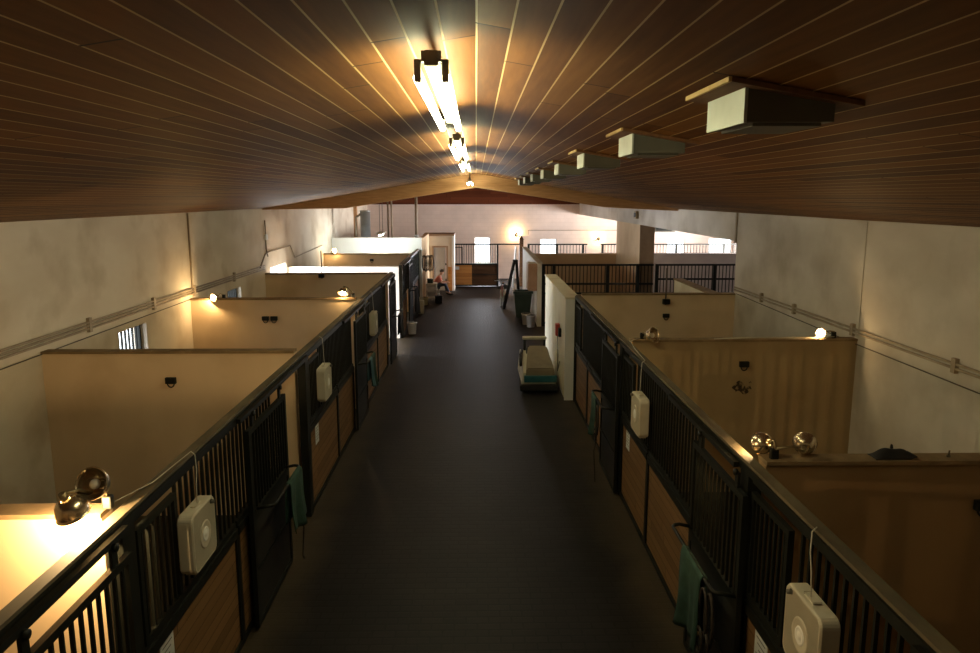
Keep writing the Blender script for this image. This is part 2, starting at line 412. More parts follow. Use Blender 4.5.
lh = [(11.15, 12.12, 1.15, 2.04), (16.15, 17.10, 1.15, 2.04), (19.62, 21.2, 0.0, 2.22)]
mb = MB(); holes_wall(mb, 'x', LW - 0.22, LW, YB, YF, 0, cz(LW) + 0.02, lh); struct(mb.build('wall_left', 'wallpaint'))
mb = MB(); mb.box(RW, RW + 0.47, YB, 14.7, 0, cz(RW) - 0.005); struct(mb.build('wall_right', 'wallpaint_r'))
mb = MB(); mb.box(RW, RW + 0.47, 23.5, 27.4, 0, 3.2); struct(mb.build('wall_pier', 'plaster'))
mb = MB(); mb.box(RW + 0.005, RW + 0.465, 23.47, 23.5, 0, 3.2); struct(mb.build('trim_pier', 'doorframe'))  # thin brown face, shading of the pier end put into its colour
mb = MB(); mb.box(RW, RW + 0.47, 14.7, YF, 3.2, cz(RW) - 0.005); struct(mb.build('trim_header', 'wallpaint_r'))
mb = MB(); mb.box(RW - 0.03, RW + 0.01, 14.70, 14.76, 3.16, cz(RW)); struct(mb.build('trim_joint', 'conduit'))
fh = [(-0.10, 0.72, 0.80, 2.08)]
mb = MB(); holes_wall(mb, 'y', YF, YF + 0.22, LW - 0.2, RW + 0.47, 0, 3.72, fh + [(3.2, 4.05, 0.9, 2.0)]); struct(mb.build('wall_far', 'pink_block'))
mb = MB(); mb.prism([(LW, 3.70), (RW + 0.3, 3.70), (RW + 0.3, cz(RW + .3)), (0, RIDGE), (LW, cz(LW))], 'y', YF - 0.03, YF + 0.2); struct(mb.build('wall_gable', 'gable'))
mb = MB(); mb.prism([(LW - 0.2, 0), (RW + 0.5, 0), (RW + 0.5, cz(RW + 0.5)), (0, RIDGE), (LW - 0.2, cz(LW - .2))], 'y', YB - 0.2, YB); struct(mb.build('wall_near', 'wallpaint'))
# timber beam crossing under the ceiling
mb = MB(); mb.prism([(LW, cz(LW) - 0.005), (LW, cz(LW) - 0.03), (-3.3, 3.78), (0, 4.30), (3.3, 3.80), (RW, cz(RW) - 0.05), (RW, cz(RW) - 0.005), (0, RIDGE - 0.005)], 'y', 19.1, 19.32); struct(mb.build('trim_beam', 'beam'))
# side annex seen through the opening in the right wall
mb = MB(); holes_wall(mb, 'y', YF, YF + 0.22, RW + 0.47, 13.4, 0, 3.6, [(9.6, 10.5, 1.0, 2.02), (11.7, 12.9, 1.0, 2.02)]); struct(mb.build('wall_annex_far', 'pink_block'))
mb = MB(); holes_wall(mb, 'x', 13.0, 13.22, 14.5, YF, 0, 3.6, [(28.5, 33.5, 0, 2.65)]); struct(mb.build('wall_annex_right', 'pink_block'))
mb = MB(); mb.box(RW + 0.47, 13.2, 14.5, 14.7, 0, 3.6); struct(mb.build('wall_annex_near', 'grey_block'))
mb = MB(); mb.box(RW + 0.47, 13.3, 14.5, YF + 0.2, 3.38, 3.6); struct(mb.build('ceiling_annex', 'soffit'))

# windows
def bar_window(n, y0, y1, z0, z1):
    mb = MB(); t = 0.04
    mb.box(LW - 0.16, LW - 0.10, y0, y0 + t, z0, z1).box(LW - 0.16, LW - 0.10, y1 - t, y1, z0, z1)
    mb.box(LW - 0.16, LW - 0.10, y0 + t, y1 - t, z0, z0 + t).box(LW - 0.16, LW - 0.10, y0 + t, y1 - t, z1 - t, z1)
    o = struct(mb.build('window_%d' % n, 'black'))
    k = 7
    bars(o, [(LW - 0.13, y0 + (y1 - y0) * (i + 1) / (k + 1)) for i in range(k)], z0 + t, z1 - t, 0.03)
bar_window(1, *lh[0]); bar_window(2, *lh[1])
def far_window(n, x0, x1, z0, z1):
    mb = MB(); t = 0.05
    mb.box(x0, x0 + t, YF + 0.04, YF + 0.1, z0, z1).box(x1 - t, x1, YF + 0.04, YF + 0.1, z0, z1)
    mb.box(x0 + t, x1 - t, YF + 0.04, YF + 0.1, z0, z0 + t).box(x0 + t, x1 - t, YF + 0.04, YF + 0.1, z1 - t, z1)
    struct(mb.build('window_%d' % n, 'white'))
far_window(3, *fh[0]); far_window(4, 3.2, 4.05, 0.9, 2.0); far_window(5, 9.6, 10.5, 1.0, 2.02); far_window(6, 11.7, 12.9, 1.0, 2.02)

# ------------------------------------------------------------------ partitions between the stalls
def partition(y, x0, x1, top, label, m='plaster', th_=0.14, capm='cap_brown', cat='partition', group=None):
    o = thing('stall_partition', ((x0 + x1) / 2, y + th_ / 2, 0), label, cat, group)
    MB().box(x0, x1, y, y + th_, 0, top - 0.03).build('wall_panel', m, o)
    MB().box(x0, x1, y - 0.015, y + th_ + 0.015, top - 0.03, top).build('top_cap', capm, o)
    return o
PT = 2.17
PL = [4.30, 9.15, 14.05, 19.10]
PR = [5.12, 9.80, 14.62]
xl0, xl1 = LW, LX - 0.10
partition(-0.62, xl0, xl1, PT, 'tan plaster wall closing the nearest left stall behind the view')
partition(PL[0], xl0, xl1, PT, 'tan plaster partition brightly lit by the downturned clamp lamp at lower left')
partition(PL[1], xl0, xl1, PT, 'wide tan plaster partition with a single black ring holder, behind the lower left bars')
partition(PL[2], xl0, xl1, PT, 'tan plaster partition with two glowing bulbs on its top edge')
partition(PL[3], xl0, xl1, PT - 0.03, 'tan plaster partition in front of the bright white wall on the left')
xr0, xr1 = RX + 0.10, RW
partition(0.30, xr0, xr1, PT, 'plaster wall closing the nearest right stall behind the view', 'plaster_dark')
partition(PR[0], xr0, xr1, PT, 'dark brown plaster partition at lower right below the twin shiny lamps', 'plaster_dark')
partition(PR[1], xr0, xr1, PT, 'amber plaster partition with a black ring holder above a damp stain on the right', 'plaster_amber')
partition(PR[2], xr0, xr1, PT, 'farthest full plaster partition on the right, with a thin mast above it')
# second block
o = partition(21.4, LW, LX - 0.05, 2.09, 'bright white painted end wall behind the last left partition', 'white', 0.2, 'white', 'wall')
o = partition(26.5, LW, LX - 0.1, 2.09, 'small far tan partition in front of the tall white room wall')
o = partition(27.4, RX + 0.12, RW, 2.0, 'cream low wall behind the far black bar fence on the right', 'plaster', 0.2, 'plaster', 'wall')
o = partition(27.4, RW + 0.48, 12.0, 2.0, 'grey shaded low wall beyond the opening in the right wall', 'grey_block', 0.2, 'grey_block', 'wall')  # grey colour stands for the shade on this unlit stretch of wall
# cream end wall on the right of the aisle
o = thing('end_wall', (1.9, 16.8, 0), 'cream painted aisle wall standing beside the floor scrubber', 'wall')
MB().box(1.79, 2.03, 14.62, 19.1, 0, 2.07).build('wall_panel', 'cream', o)
MB().box(1.76, 2.06, 14.60, 19.12, 2.07, 2.10).build('top_cap', 'cream', o)
MB().box(1.77, 2.05, 14.59, 14.62, 0, 2.06).build('end_board', 'white', o)
# low wall next to the end of the right wall
o = thing('low_wall', (4.9, 15.6, 0), 'cream low wall stub beyond the farthest right partition', 'wall')
MB().box(4.72, 4.9, 14.8, 17.6, 0, 2.12).build('wall_panel', 'cream', o)
MB().box(4.70, 4.92, 14.79, 17.62, 2.12, 2.15).build('top_cap', 'cap_brown', o)

# ------------------------------------------------------------------ stall fronts with bars
HZ0, HZ1 = 2.085, 2.135
def stall_front(side, y0, y1, sections, opening, label, feed=None, last=False, group='stall screens along the aisle'):
    """sections: list of (ya, yb) fixed bays; opening: (ya,yb) doorway; feed: (ya,yb) hinged feed grille"""
    X = LX if side == 'L' else RX; s = 1 if side == 'L' else -1
    def bx(mb, w0, w1, ya, yb, z0, z1):
        a, b = X + s * w0, X + s * w1
        return mb.box(min(a, b), max(a, b), ya, yb, z0, z1)
    o = thing('stall_screen', (X, (y0 + y1) / 2, 0), label, 'stall screen', group)
    for yy in (y0, y1 - 0.08):
        bx(MB(), -0.05, 0.05, yy, yy + 0.08, 0, HZ0).build('post', 'black', o)
    mb = MB(); bx(mb, -0.05, 0.05, y0, y1, HZ0, HZ1); mb.build('header', 'black', o)
    bx(MB(), -0.048, 0.032, y0, y1, HZ1, HZ1 + 0.022).build('cap_board', 'capwood', o)
    # door track on the aisle side
    ta, tb = opening
    k = (tb - ta)
    t0, t1 = (max(y0 + 0.05, ta - k), tb) if side == 'L' else (ta, min(y1 - .05, tb + k))
    bx(MB(), 0.062, 0.10, t0, t1, HZ0 + 0.005, HZ1 - 0.005).build('door_track', 'black', o)
    for (ya, yb) in sections:
        mb = MB(); bx(mb, -0.025, 0.025, ya, yb, 1.13, 1.19); bx(mb, -0.03, 0.04, ya, yb, 1.06, 1.14); mb.build('rail', 'black', o)
        bx(MB(), -0.025, 0.03, ya, yb, 0, 0.06).build('rail', 'black', o)
    allf0 = min(a for a, b in sections); allf1 = max(b for a, b in sections)
    for i, (ya, yb) in enumerate(sections):
        bx(MB(), -0.015, 0.012, ya + 0.02, yb - 0.02, 0.06, 1.06).build('wood_panel', 'panel_wood', o)
        edges = [e for e in (ya, yb) if abs(e - allf0) > .01 or True]
        for e in edges: bx(MB(), -0.03, 0.032, e - 0.025, e + 0.025, 0.0, 1.06).build('stile', 'black', o)
    # bars
    g = MB(); bx(g, -0.025, 0.025, allf0, allf1, HZ0 - 0.04, HZ0); g = g.build('bar_grille', 'black', o)
    n = int((allf1 - allf0) / 0.105); ys = [allf0 + (allf1 - allf0) * (i + 0.5) / n for i in range(n)]
    if feed: ys = [y for y in ys if not (feed[0] - 0.04 < y < feed[1] + 0.04)]
    bars(g, [(X, y) for y in ys], 1.19, HZ0 - 0.04)
    if feed:
        a, b = feed
        mb = MB(); w0, w1 = 0.0, 0.04
        bx(mb, w0, w1, a, a + 0.045, 1.19, 1.99); bx(mb, w0, w1, b - 0.045, b, 1.19, 1.99); bx(mb, w0, w1, a + .045, b - .045, 1.19, 1.23); bx(mb, w0, w1, a + .045, b - .045, 1.95, 1.99)
        f = mb.build('feed_grille', 'black', o)
        k = int((b - a) / 0.09)
        bars(f, [(X + s * 0.02, a + 0.045 + (b - a - 0.09) * (i + 0.5) / k) for i in range(k)], 1.23, 1.95, 0.02)
    return o

def stall_door(side, ya, yb, label, yoke=True, yoke_range=None):
    X = LX if side == 'L' else RX; s = 1 if side == 'L' else -1
    w0, w1 = 0.075, 0.115
    def bx(mb, a_, b_, y_, yy_, z0, z1):
        a, b = X + s * a_, X + s * b_
        return mb.box(min(a, b), max(a, b), y_, yy_, z0, z1)
    o = thing('sliding_door', (X + s * 0.095, (ya + yb) / 2, 0), label, 'stall door', 'sliding stall doors')
    mb = MB()
    bx(mb, w0, w1, ya, ya + 0.055, 0.03, 1.97); bx(mb, w0, w1, yb - 0.055, yb, 0.03, 1.97)
    for z0, z1 in ((0.03, 0.09), (0.55, 0.59), (1.07, 1.17), (1.92, 1.97)): bx(mb, w0, w1, ya + 0.055, yb - 0.055, z0, z1)
    f = mb.build('door_frame', 'black', o)
    n = int((yb - ya - 0.11) / 0.088); pts = [(X + s * 0.095, ya + 0.055 + (yb - ya - 0.11) * (i + 0.5) / n) for i in range(n)]
    bars(f, pts, 1.17, 1.92, 0.02)
    bx(MB(), w0 + 0.012, w1 - 0.012, ya + 0.055, yb - 0.055, 0.09, 1.07).build('lower_panel', 'door_dark', o)
    for yy in (ya + 0.18, yb - 0.18):
        mb = MB(); bx(mb, w0 + 0.01, w1 - 0.01, yy - 0.03, yy + 0.03, 1.97, HZ0 + 0.0); mb.lathe([(0, -0.012), (0.025, -0.012), (0.025, 0.012), (0, 0.012)], (X + s * 0.112, yy, HZ0 + 0.0), (1, 0, 0), 12)
        mb.build('trolley', 'black', o)
    if yoke:
        a, b = yoke_range or (ya + 0.12, yb - 0.12)
        z = 1.18; pts = []
        p0 = (X + s * w1, a, z); out = 0.16
        pts.append(p0)
        for t in range(5):
            q = math.pi / 2 * t / 4; pts.append((X + s * (w1 + out - 0.07 + 0.07 * math.sin(q)), a + 0.07 - 0.07 * math.cos(q), z + 0.02))
        for t in range(5):
            q = math.pi / 2 * t / 4; pts.append((X + s * (w1 + out - 0.07 + 0.07 * math.cos(q)), b - 0.07 + 0.07 * math.sin(q), z + 0.02))
        pts.append((X + s * w1, b, z))
        MB().tube(pts, 0.016, 8).build('blanket_bar', 'black', o)
    return o

# left side fronts
stall_front('L', -0.55, 4.31, [(-0.45, 1.35), (1.4, 2.92)], (2.95, 4.22), 'black barred stall screen at the lower left corner, beside the lit near stall', feed=(-0.4, 0.25))
stall_door('L', 2.98, 4.20, 'black sliding bar door at the lower left corner, closed on its post', yoke=False)
stall_front('L', 4.31, 9.16, [(4.42, 6.30), (6.34, 7.66)], (7.71, 9.06), 'barred stall front with the big cream box fan at lower left', feed=(4.44, 5.06))
stall_door('L', 6.52, 7.84, 'half open sliding bar door with the nearest left green blanket')
stall_front('L', 9.16, 14.06, [(9.27, 11.22), (11.26, 12.78)], (12.8, 13.97), 'barred stall front carrying the second box fan down the left side', feed=(9.29, 9.95))
stall_door('L', 12.60, 13.84, 'closed sliding bar door hung with blue and green cloths on the left')
stall_front('L', 14.06, 19.2, [(14.17, 16.0), (16.04, 17.75)], (17.8, 19.1), 'barred stall front ending in front of the bright white wall on the left', feed=(14.2, 14.85))
stall_door('L', 17.82, 19.08, 'closed black sliding door just before the bright white wall')
stall_front('L', 21.45, 28.0, [(21.55, 22.85), (24.3, 26.1), (26.14, 27.9)], (22.9, 24.25), 'far barred stall front beyond the white wall on the left')
stall_door('L', 22.92, 24.24, 'far sliding door draped in black horse gear on the left')
# right side fronts
stall_front('R', 0.36, 5.13, [(1.75, 3.3), (3.34, 5.03)], (0.46, 1.70), 'barred stall front at the lower right corner with the near box fan', feed=(4.36, 5.0))
stall_door('R', 0.48, 1.70, 'sliding bar door of the lower right stall, mostly below the frame', yoke=False)
stall_front('R', 5.13, 9.81, [(6.22, 8.17), (8.21, 9.71)], (5.22, 6.18), 'barred stall front carrying the middle box fan on the right', feed=(9.05, 9.68))
stall_door('R', 4.96, 6.20, 'closed sliding bar door with lit golden top rail on the right', yoke_range=(5.0, 6.18))
stall_front('R', 9.81, 14.58, [(11.15, 12.9), (12.94, 14.48)], (9.91, 11.1), 'dark barred stall front next to the cream end wall on the right', feed=(13.8, 14.45))
stall_door('R', 9.72, 10.94, 'closed dark sliding door next to the cream end wall stall on the right')

# cross fences facing the camera
def fence(y, x0, x1, top, posts, rails, label, low=0.1, wood=None, step=0.11, name='bar_fence', grp=None):
    o = thing(name, ((x0 + x1) / 2, y, 0), label, 'fence', grp)
    fs = [MB().box(x0, x1, y - 0.03, y + 0.03, z - 0.03, z + 0.03).build('rail', 'black', o) for z in rails]
    f = fs[0]
    for px in posts: MB().box(px - 0.05, px + 0.05, y - 0.05, y + 0.05, 0, top).build('post', 'black', o)
    n = int((x1 - x0) / step)
    n = min(n, 95)
    bars(f, [(x0 + (x1 - x0) * (i + 0.5) / n, y) for i in range(n)], low, top - 0.03, 0.024)
    if wood: MB().box(x0, x1, y + 0.03, y + 0.055, 0.05, wood).build('wood_panel', 'panel_wood_x', o)
    return o
fence(23.4, 2.08, 5.6, 1.98, [2.12, 2.45, 4.15, 5.1], [1.95, 1.35, 1.05, 0.1], 'black bar fence with wood boards facing the cross aisle on the right', low=1.05, wood=1.0)
fence(23.4, 5.66, 9.4, 1.98, [5.71, 7.55, 9.35], [1.95, 1.5, 1.05, 0.1], 'black bar fence beyond the opening in the right wall', low=0.1)
fence(34.2, 2.35, 5.1, 1.95, [2.4, 3.7, 4.9], [1.92, 1.3, 0.1], 'far black bar fence before the pale block wall on the right', low=0.1, step=0.14)
fence(34.2, 5.7, 12.9, 1.95, [5.8, 7.9, 9.2, 11.4, 12.6], [1.92, 1.5, 1.2, 0.1], 'farthest black bar fence seen through the right wall opening', low=0.1, step=0.14)

# far gate across the aisle end
g = thing('stall_gate', (0.0, 34.2, 0), 'far aisle gate of black bars over orange and dark boards', 'gate')
mb = MB()
for px in (-1.28, 0.98): mb.box(px - 0.04, px + 0.04, 34.16, 34.24, 0, 1.96)
mb.box(-1.28, 2.0, 34.16, 34.24, 1.90, 1.96)
fr = mb.build('gate_frame', 'black', g)
MB().box(-1.5, 0.95, 34.14, 34.26, 0.98, 1.06).build('middle_rail', 'black', g)
MB().box(-1.24, 0.94, 34.15, 34.25, 0.02, 0.08).build('bottom_rail', 'black', g)
MB().box(-1.24, -0.2, 34.18, 34.22, 0.08, 0.98).build('wood_panel', 'orange_wood', g)
MB().box(-0.2, 0.94, 34.18, 34.22, 0.08, 0.98).build('dark_panel', 'dark_wood', g)['label'] = 'dark brown board panel'
MB().box(-0.2, 0.94, 34.15, 34.17, 0.52, 0.56).build('brace', 'black', g)
bars(fr, [(-1.22 + i * 0.11, 34.2) for i in range(20)], 1.06, 1.90, 0.024)
mb = MB(); mb.box(-1.12, -1.08, 34.13, 34.16, 1.06, 1.82).box(-0.66, -0.62, 34.13, 34.16, 1.06, 1.82).box(-1.08, -0.66, 34.13, 34.16, 1.78, 1.82); mb.build('feed_opening', 'black', g)
MB().box(-0.98, -0.78, 34.12, 34.175, 0.78, 0.92).build('notice', 'paper', g)
o = thing('gate_post', (2.06, 34.2, 0), 'dark upright post at the right of the far doorway', 'post')
MB().box(1.98, 2.16, 34.1, 34.3, 0, 2.15).build('upright', 'dark_wood', o)
MB().hull([(1.96, 34.08, 2.15), (2.18, 34.08, 2.15), (2.18, 34.32, 2.15), (1.96, 34.32, 2.15)], [(2.05, 34.18, 2.3), (2.09, 34.18, 2.3), (2.09, 34.22, 2.3), (2.05, 34.22, 2.3)]).build('pointed_cap', 'dark_wood', o)

# white aisle wall, far right
o = thing('aisle_wall', (1.9, 27.4, 0), 'white aisle wall behind the trash can on the far right', 'wall')
MB().box(1.94, 2.08, 23.5, 31.0, 0, 1.98).build('wall_panel', 'white', o)
MB().box(1.92, 2.10, 23.48, 31.02, 1.98, 2.02).build('top_cap', 'cream', o)
MB().box(1.93, 2.06, 23.32, 23.48, 0, 2.0).build('end_post', 'cream', o)

# tack room at the far left
o = thing('tack_room', (-3.6, 30.3, 0), 'white and tan built room at the far left with a brown roof', 'room')
MB().box(LW + 0.01, -2.05, 28.05, 28.2, 0, 2.56).build('white_wall', 'white', o)
MB().box(-2.2, -2.05, 28.2, 32.6, 0, 2.5).build('aisle_side', 'plaster', o)
mb = MB(); holes_wall(mb, 'y', 32.6, 32.75, -2.2, -1.02, 0, 2.38, [(-1.86, -1.28, 0, 1.9)]); mb.build('door_wall', 'wallpaint', o)
MB().box(-1.06, -0.96, 32.58, 34.1, 0, 2.42).build('corner_board', 'white', o)
MB().box(-2.3, -0.95, 32.5, 34.1, 2.40, 2.47).build('roof_edge', 'doorframe', o)
d = MB().box(-1.84, -1.36, 32.66, 32.70, 0.01, 1.88).build('door', 'doorgrey', o)
MB().ball((-1.42, 32.63, 0.95), 0.03, 8).build('door_knob', 'brass', d)
mb = MB(); mb.box(-1.92, -1.86, 32.56, 32.76, 0, 1.96).box(-1.30, -1.22, 32.56, 32.76, 0, 1.96).box(-1.86, -1.30, 32.56, 32.76, 1.9, 1.96); mb.build('door_jamb', 'doorframe', o)
MB().box(-1.22, -1.06, 32.55, 32.6, 0, 1.05).build('wainscot', 'orange_wood', o)

# ducts and pipes standing above the tack room
o = thing('vent_duct', (-4.2, 28.6, 2.56), 'fat silver duct rising above the far white wall', 'duct')
MB().lathe([(0, 0), (0.19, 0), (0.19, 0.95), (0.2, 0.95), (0.2, 1.0), (0, 1.0)], (-4.2, 28.6, 2.56)).build('duct_tube', 'silver', o)
mb = MB(); mb.tube([(-4.55, 28.6, 2.56), (-4.55, 28.6, 3.3), (-4.38, 28.6, 3.42), (-4.2, 28.6, 3.42)], 0.045); mb.build('side_pipe', 'conduit', o)
o = thing('flue_pipe', (-3.35, 29.3, 2.5), 'pair of thin dark flue pipes rising behind the strip light', 'pipe')
for dx in (-0.07, 0.07): MB().tube([(-3.35 + dx, 29.3, 2.5), (-3.35 + dx, 29.3, cz(-3.35))], 0.035).build('pipe', 'conduit', o)
o = thing('flue_pipe', (-2.38, 30.0, 2.4), 'tan flue pipe rising to the ceiling beside the brown roof edge', 'pipe')
MB().tube([(-2.38, 30, 2.4), (-2.38, 30, cz(-2.38) - 0.02)], 0.06, 10).build('pipe', 'conduit', o)
MB().lathe([(0.06, 0), (0.1, 0), (0.1, 0.05), (0.06, 0.08)], (-2.38, 30, 2.5)).build('collar', 'silver', o)
MB().box(LW, LW + 0.16, 33.3, 33.5, 0, cz(LW) - 0.03); struct(MB().box(LW, LW + 0.14, 33.3, 33.5, 0, cz(LW) - 0.03).build('trim_pilaster', 'beam'))

# ------------------------------------------------------------------ ceiling lights
def tube_light(x, y0, y1, z, label, m='tube', hang=0.0, top=None):
    o = thing('ceiling_light', (x, (y0 + y1) / 2, z), label, 'ceiling light', 'fluorescent lights along the ridge')
    top = top if top is not None else cz(x) - 0.012
    MB().box(x - 0.026, x + 0.026, y0, y1, z + 0.035, z + 0.09, 0.006).build('housing', 'fixture', o)
    for dx in (-0.05, 0.05):
        MB().tube([(x + dx, y0 + 0.05, z), (x + dx, y1 - 0.05, z)], 0.019, 10).build('tube', m, o)
    for yy in (y0 + 0.0, y1 - 0.04):
        for dx in (-0.05, 0.05): MB().box(x + dx - 0.013, x + dx + 0.013, yy + .01, yy + 0.04, z - 0.018, z + 0.06, 0.004).build('lamp_holder', 'fixture', o)
        MB().box(x - 0.036, x + 0.036, yy + 0.004, yy + 0.036, z + 0.05, z + 0.088).build('end_cap', 'fixture', o)
    for yy in (y0 + 0.3, y1 - 0.3):
        MB().tube([(x, yy, z + 0.08), (x, yy, top)], 0.012, 6).build('hanger', 'cable', o)
    return o
tube_light(-0.16, 2.80, 4.95, 4.49, 'nearest and largest lit fluorescent light on the board ceiling')
tube_light(-0.16, 6.4, 8.8, 4.49, 'second lit fluorescent light along the ceiling ridge', 'tube')
tube_light(-0.16, 10.2, 12.6, 4.49, 'third lit fluorescent light along the ceiling ridge', 'tube')
tube_light(-0.14, 16.6, 19.0, 4.36, 'smallest fluorescent light hanging in front of the timber beam', 'tube')
# slanting strip light above the white wall
o = thing('strip_light', (-3.4, 27.4, 2.7), 'lit white strip light slanting over the far white wall', 'strip light')
MB().box(-3.5, -3.28, 26.3, 27.5, 2.76, 2.82).build('housing', 'fixture', o)
MB().tube([(-3.39, 26.35, 2.73), (-3.39, 27.45, 2.73)], 0.022, 10).build('tube', 'tube_cool', o)
for yy in (26.5, 27.3): MB().tube([(-3.39, yy, 2.82), (-3.39, yy, cz(-3.39))], 0.01, 6).build('hanger', 'cable', o)

# ------------------------------------------------------------------ ceiling vents on the right slope
def vent(y, label):
    x0, x1, d = 0.99, 1.33, 0.44
    o = thing('ceiling_vent', ((x0 + x1) / 2, y + d / 2, 4.33), label, 'ceiling vent', 'box vents along the right ceiling slope')
    zb = 4.335; a, b = cz(x0) - 0.02, cz(x1) - 0.02
    MB().hull([(x0 + .01, y, zb), (x1, y, zb), (x1, y + d, zb), (x0 + .01, y + d, zb)], [(x0 + .01, y, a), (x1, y, b), (x1, y + d, b), (x0 + .01, y + d, a)]).build('box_body', 'galv_side', o)
    MB().hull([(x0, y - .004, zb - .004), (x0 + .012, y - .004, zb - .004), (x0 + .012, y + d + .004, zb - .004), (x0, y + d + .004, zb - .004)],
              [(x0, y - .004, a), (x0 + .012, y - .004, a), (x0 + .012, y + d + .004, a), (x0, y + d + .004, a)]).build('end_plate', 'galv', o)['label'] = 'pale galvanised end plate'  # thin overlay face, carries the painted tube light
    MB().box(x0 + 0.05, x1 - 0.03, y + 0.04, y + d - 0.04, zb - 0.012, zb).build('louvre', 'galv_side', o)
    p0, p1, q0, q1 = x0 - 0.07, x1 + 0.08, y - 0.06, y + d + 0.06
    MB().hull([(p0, q0, cz(p0) - 0.022), (p1, q0, cz(p1) - 0.022), (p1, q1, cz(p1) - 0.022), (p0, q1, cz(p0) - 0.022)],
              [(p0, q0, cz(p0) - 0.003), (p1, q0, cz(p1) - 0.003), (p1, q1, cz(p1) - 0.003), (p0, q1, cz(p0) - 0.003)]).build('mounting_board', 'board_red', o)
    MB().hull([(p0 - .012, q0, cz(p0) - 0.022), (p0, q0, cz(p0) - 0.022), (p0, q1, cz(p0) - 0.022), (p0 - .012, q1, cz(p0) - 0.022)], [(p0 - .012, q0, cz(p0) - 0.004), (p0, q0, cz(p0) - 0.004), (p0, q1, cz(p0) - 0.004), (p0 - .012, q1, cz(p0) - 0.004)]).build('edge_strip', 'ply', o)
ords = ['nearest and largest', 'second', 'third', 'fourth', 'fifth', 'sixth', 'seventh', 'eighth', 'ninth']
for i, y in enumerate([2.83, 4.84, 7.0, 9.15, 11.2, 13.35, 15.4, 17.4]):
    vent(y, ords[i] + ' box vent in the row on the right ceiling slope')

# ------------------------------------------------------------------ lamps
def on_lamp(parent, loc, s=1.0):
    pass
def lamp(mount, heads, label, base=True, cat='lamp', size=1.0, kind='clamp_lamp', lens=True):
    """heads: (position, facing direction, lit) reflector centre"""
    mount = Vector(mount)
    o = thing(kind, mount, label, cat, 'reflector lamps on the stall partitions')
    if base:
        MB().box(mount.x - 0.03, mount.x + 0.03, mount.y + 0.0, mount.y + 0.05, mount.z - 0.01, mount.z + 0.075, 0.01).build('mount_box', 'black', o)
    for (p, d, lit, power) in heads:
        p = Vector(p); d = Vector(d).normalized(); R = 0.105 * size
        prof = []
        for i in range(9):
            q = i / 8; prof.append((0.030 * size + (R - 0.030 * size) * math.sin(q * math.pi / 2), 0.115 * size * (1 - math.cos(q * math.pi / 2))))
        prof.append((R + 0.006, 0.117 * size))
        back = p - d * 0.09 * size
        rf = MB().lathe(prof, back, d, 24).build('reflector', 'reflector', o, solid=0.003)
        MB().tube([back - d * 0.055 * size, back + d * 0.02], [0.022 * size, 0.027 * size], 12).build('socket', 'brass', rf)
        bp = p - d * 0.015
        bl = MB(); bl.ball(bp, 0.034 * size, 12); bl.build('bulb', 'bulb_on' if lit else 'bulb_off', rf, smooth=True)
        if lit:
            l = bpy.data.lights.new('bulb_light', 'POINT'); l.energy = power; l.color = (1.0, 0.66, 0.30); l.shadow_soft_size = 0.02 * size
            lo = bpy.data.objects.new('bulb_light', l); C.objects.link(lo); lo.parent = o; lo.location = p + d * (0.022 + 0.045 * size) - mount
        j = back - d * 0.05 * size
        MB().tube([mount + Vector((0, 0, 0.08)), (mount + Vector((0, 0, 0.08))) * 0.4 + j * 0.6 + Vector((0, 0, 0.03)), j], 0.010, 8).build('arm', 'brass', o)
    return o
# twin lamps at the near left post
lamp((-2.27, 4.35, 2.18), [((-2.265, 4.22, 2.39), (-0.1, -0.8, 0.35), False, 0), ((-2.35, 4.12, 2.268), (0.2, 0.30, -0.9), True, 66)], 'twin reflector lamp on the near left partition, one head lit downward', size=0.9)
# twin lamps at the near right post
lamp((2.18, 5.16, 2.17), [((2.14, 5.32, 2.24), (-0.35, 0.75, -0.35), True, 4.5), ((2.44, 5.27, 2.25), (0.4, 0.75, 0.2), False, 0)], 'twin shiny reflector lamp on the near right partition corner', size=0.78)
lamp((2.24, 9.83, 2.18), [((2.36, 9.75, 2.24), (0.6, -0.6, 0.3), False, 0)], 'single unlit shiny lamp on the middle right partition corner', size=1.0)
lamp((4.86, 9.86, 2.18), [((4.68, 9.86, 2.24), (-0.6, -0.5, 0.15), True, 4.0)], 'lit lamp by the right wall on the amber partition', size=0.6)
lamp((-4.80, 14.12, 2.16), [((-4.93, 13.98, 2.20), (-0.3, -0.6, -0.1), True, 10.0)], 'lit bulb on the left wall end of the far tan partition', size=0.7)
lamp((-2.35, 14.12, 2.18), [((-2.52, 14.05, 2.28), (-0.1, -0.5, -0.75), True, 6.0)], 'lit bulb on the aisle end of the two-bulb partition', size=0.9)
lamp((-5.1, 26.56, 2.10), [((-5.0, 26.45, 2.2), (0.1, -0.6, -0.1), True, 7.0)], 'far lit bulb beside the tall white room on the left wall', size=0.8)
# wall lamp on the far wall and one farther right
o = lamp((2.15, 37.38, 2.1), [((2.0, 37.25, 2.2), (-0.4, 0.75, 0.35), True, 22.0)], 'lit wall lamp high on the pale far wall by the doorway', size=1.0, kind='wall_lamp')
o = lamp((6.0, 37.38, 1.9), [((6.1, 37.2, 2.0), (-0.3, 0.75, 0.25), True, 14.0)], 'far lit lamp in the side annex before the pale wall', size=1.0, kind='wall_lamp')

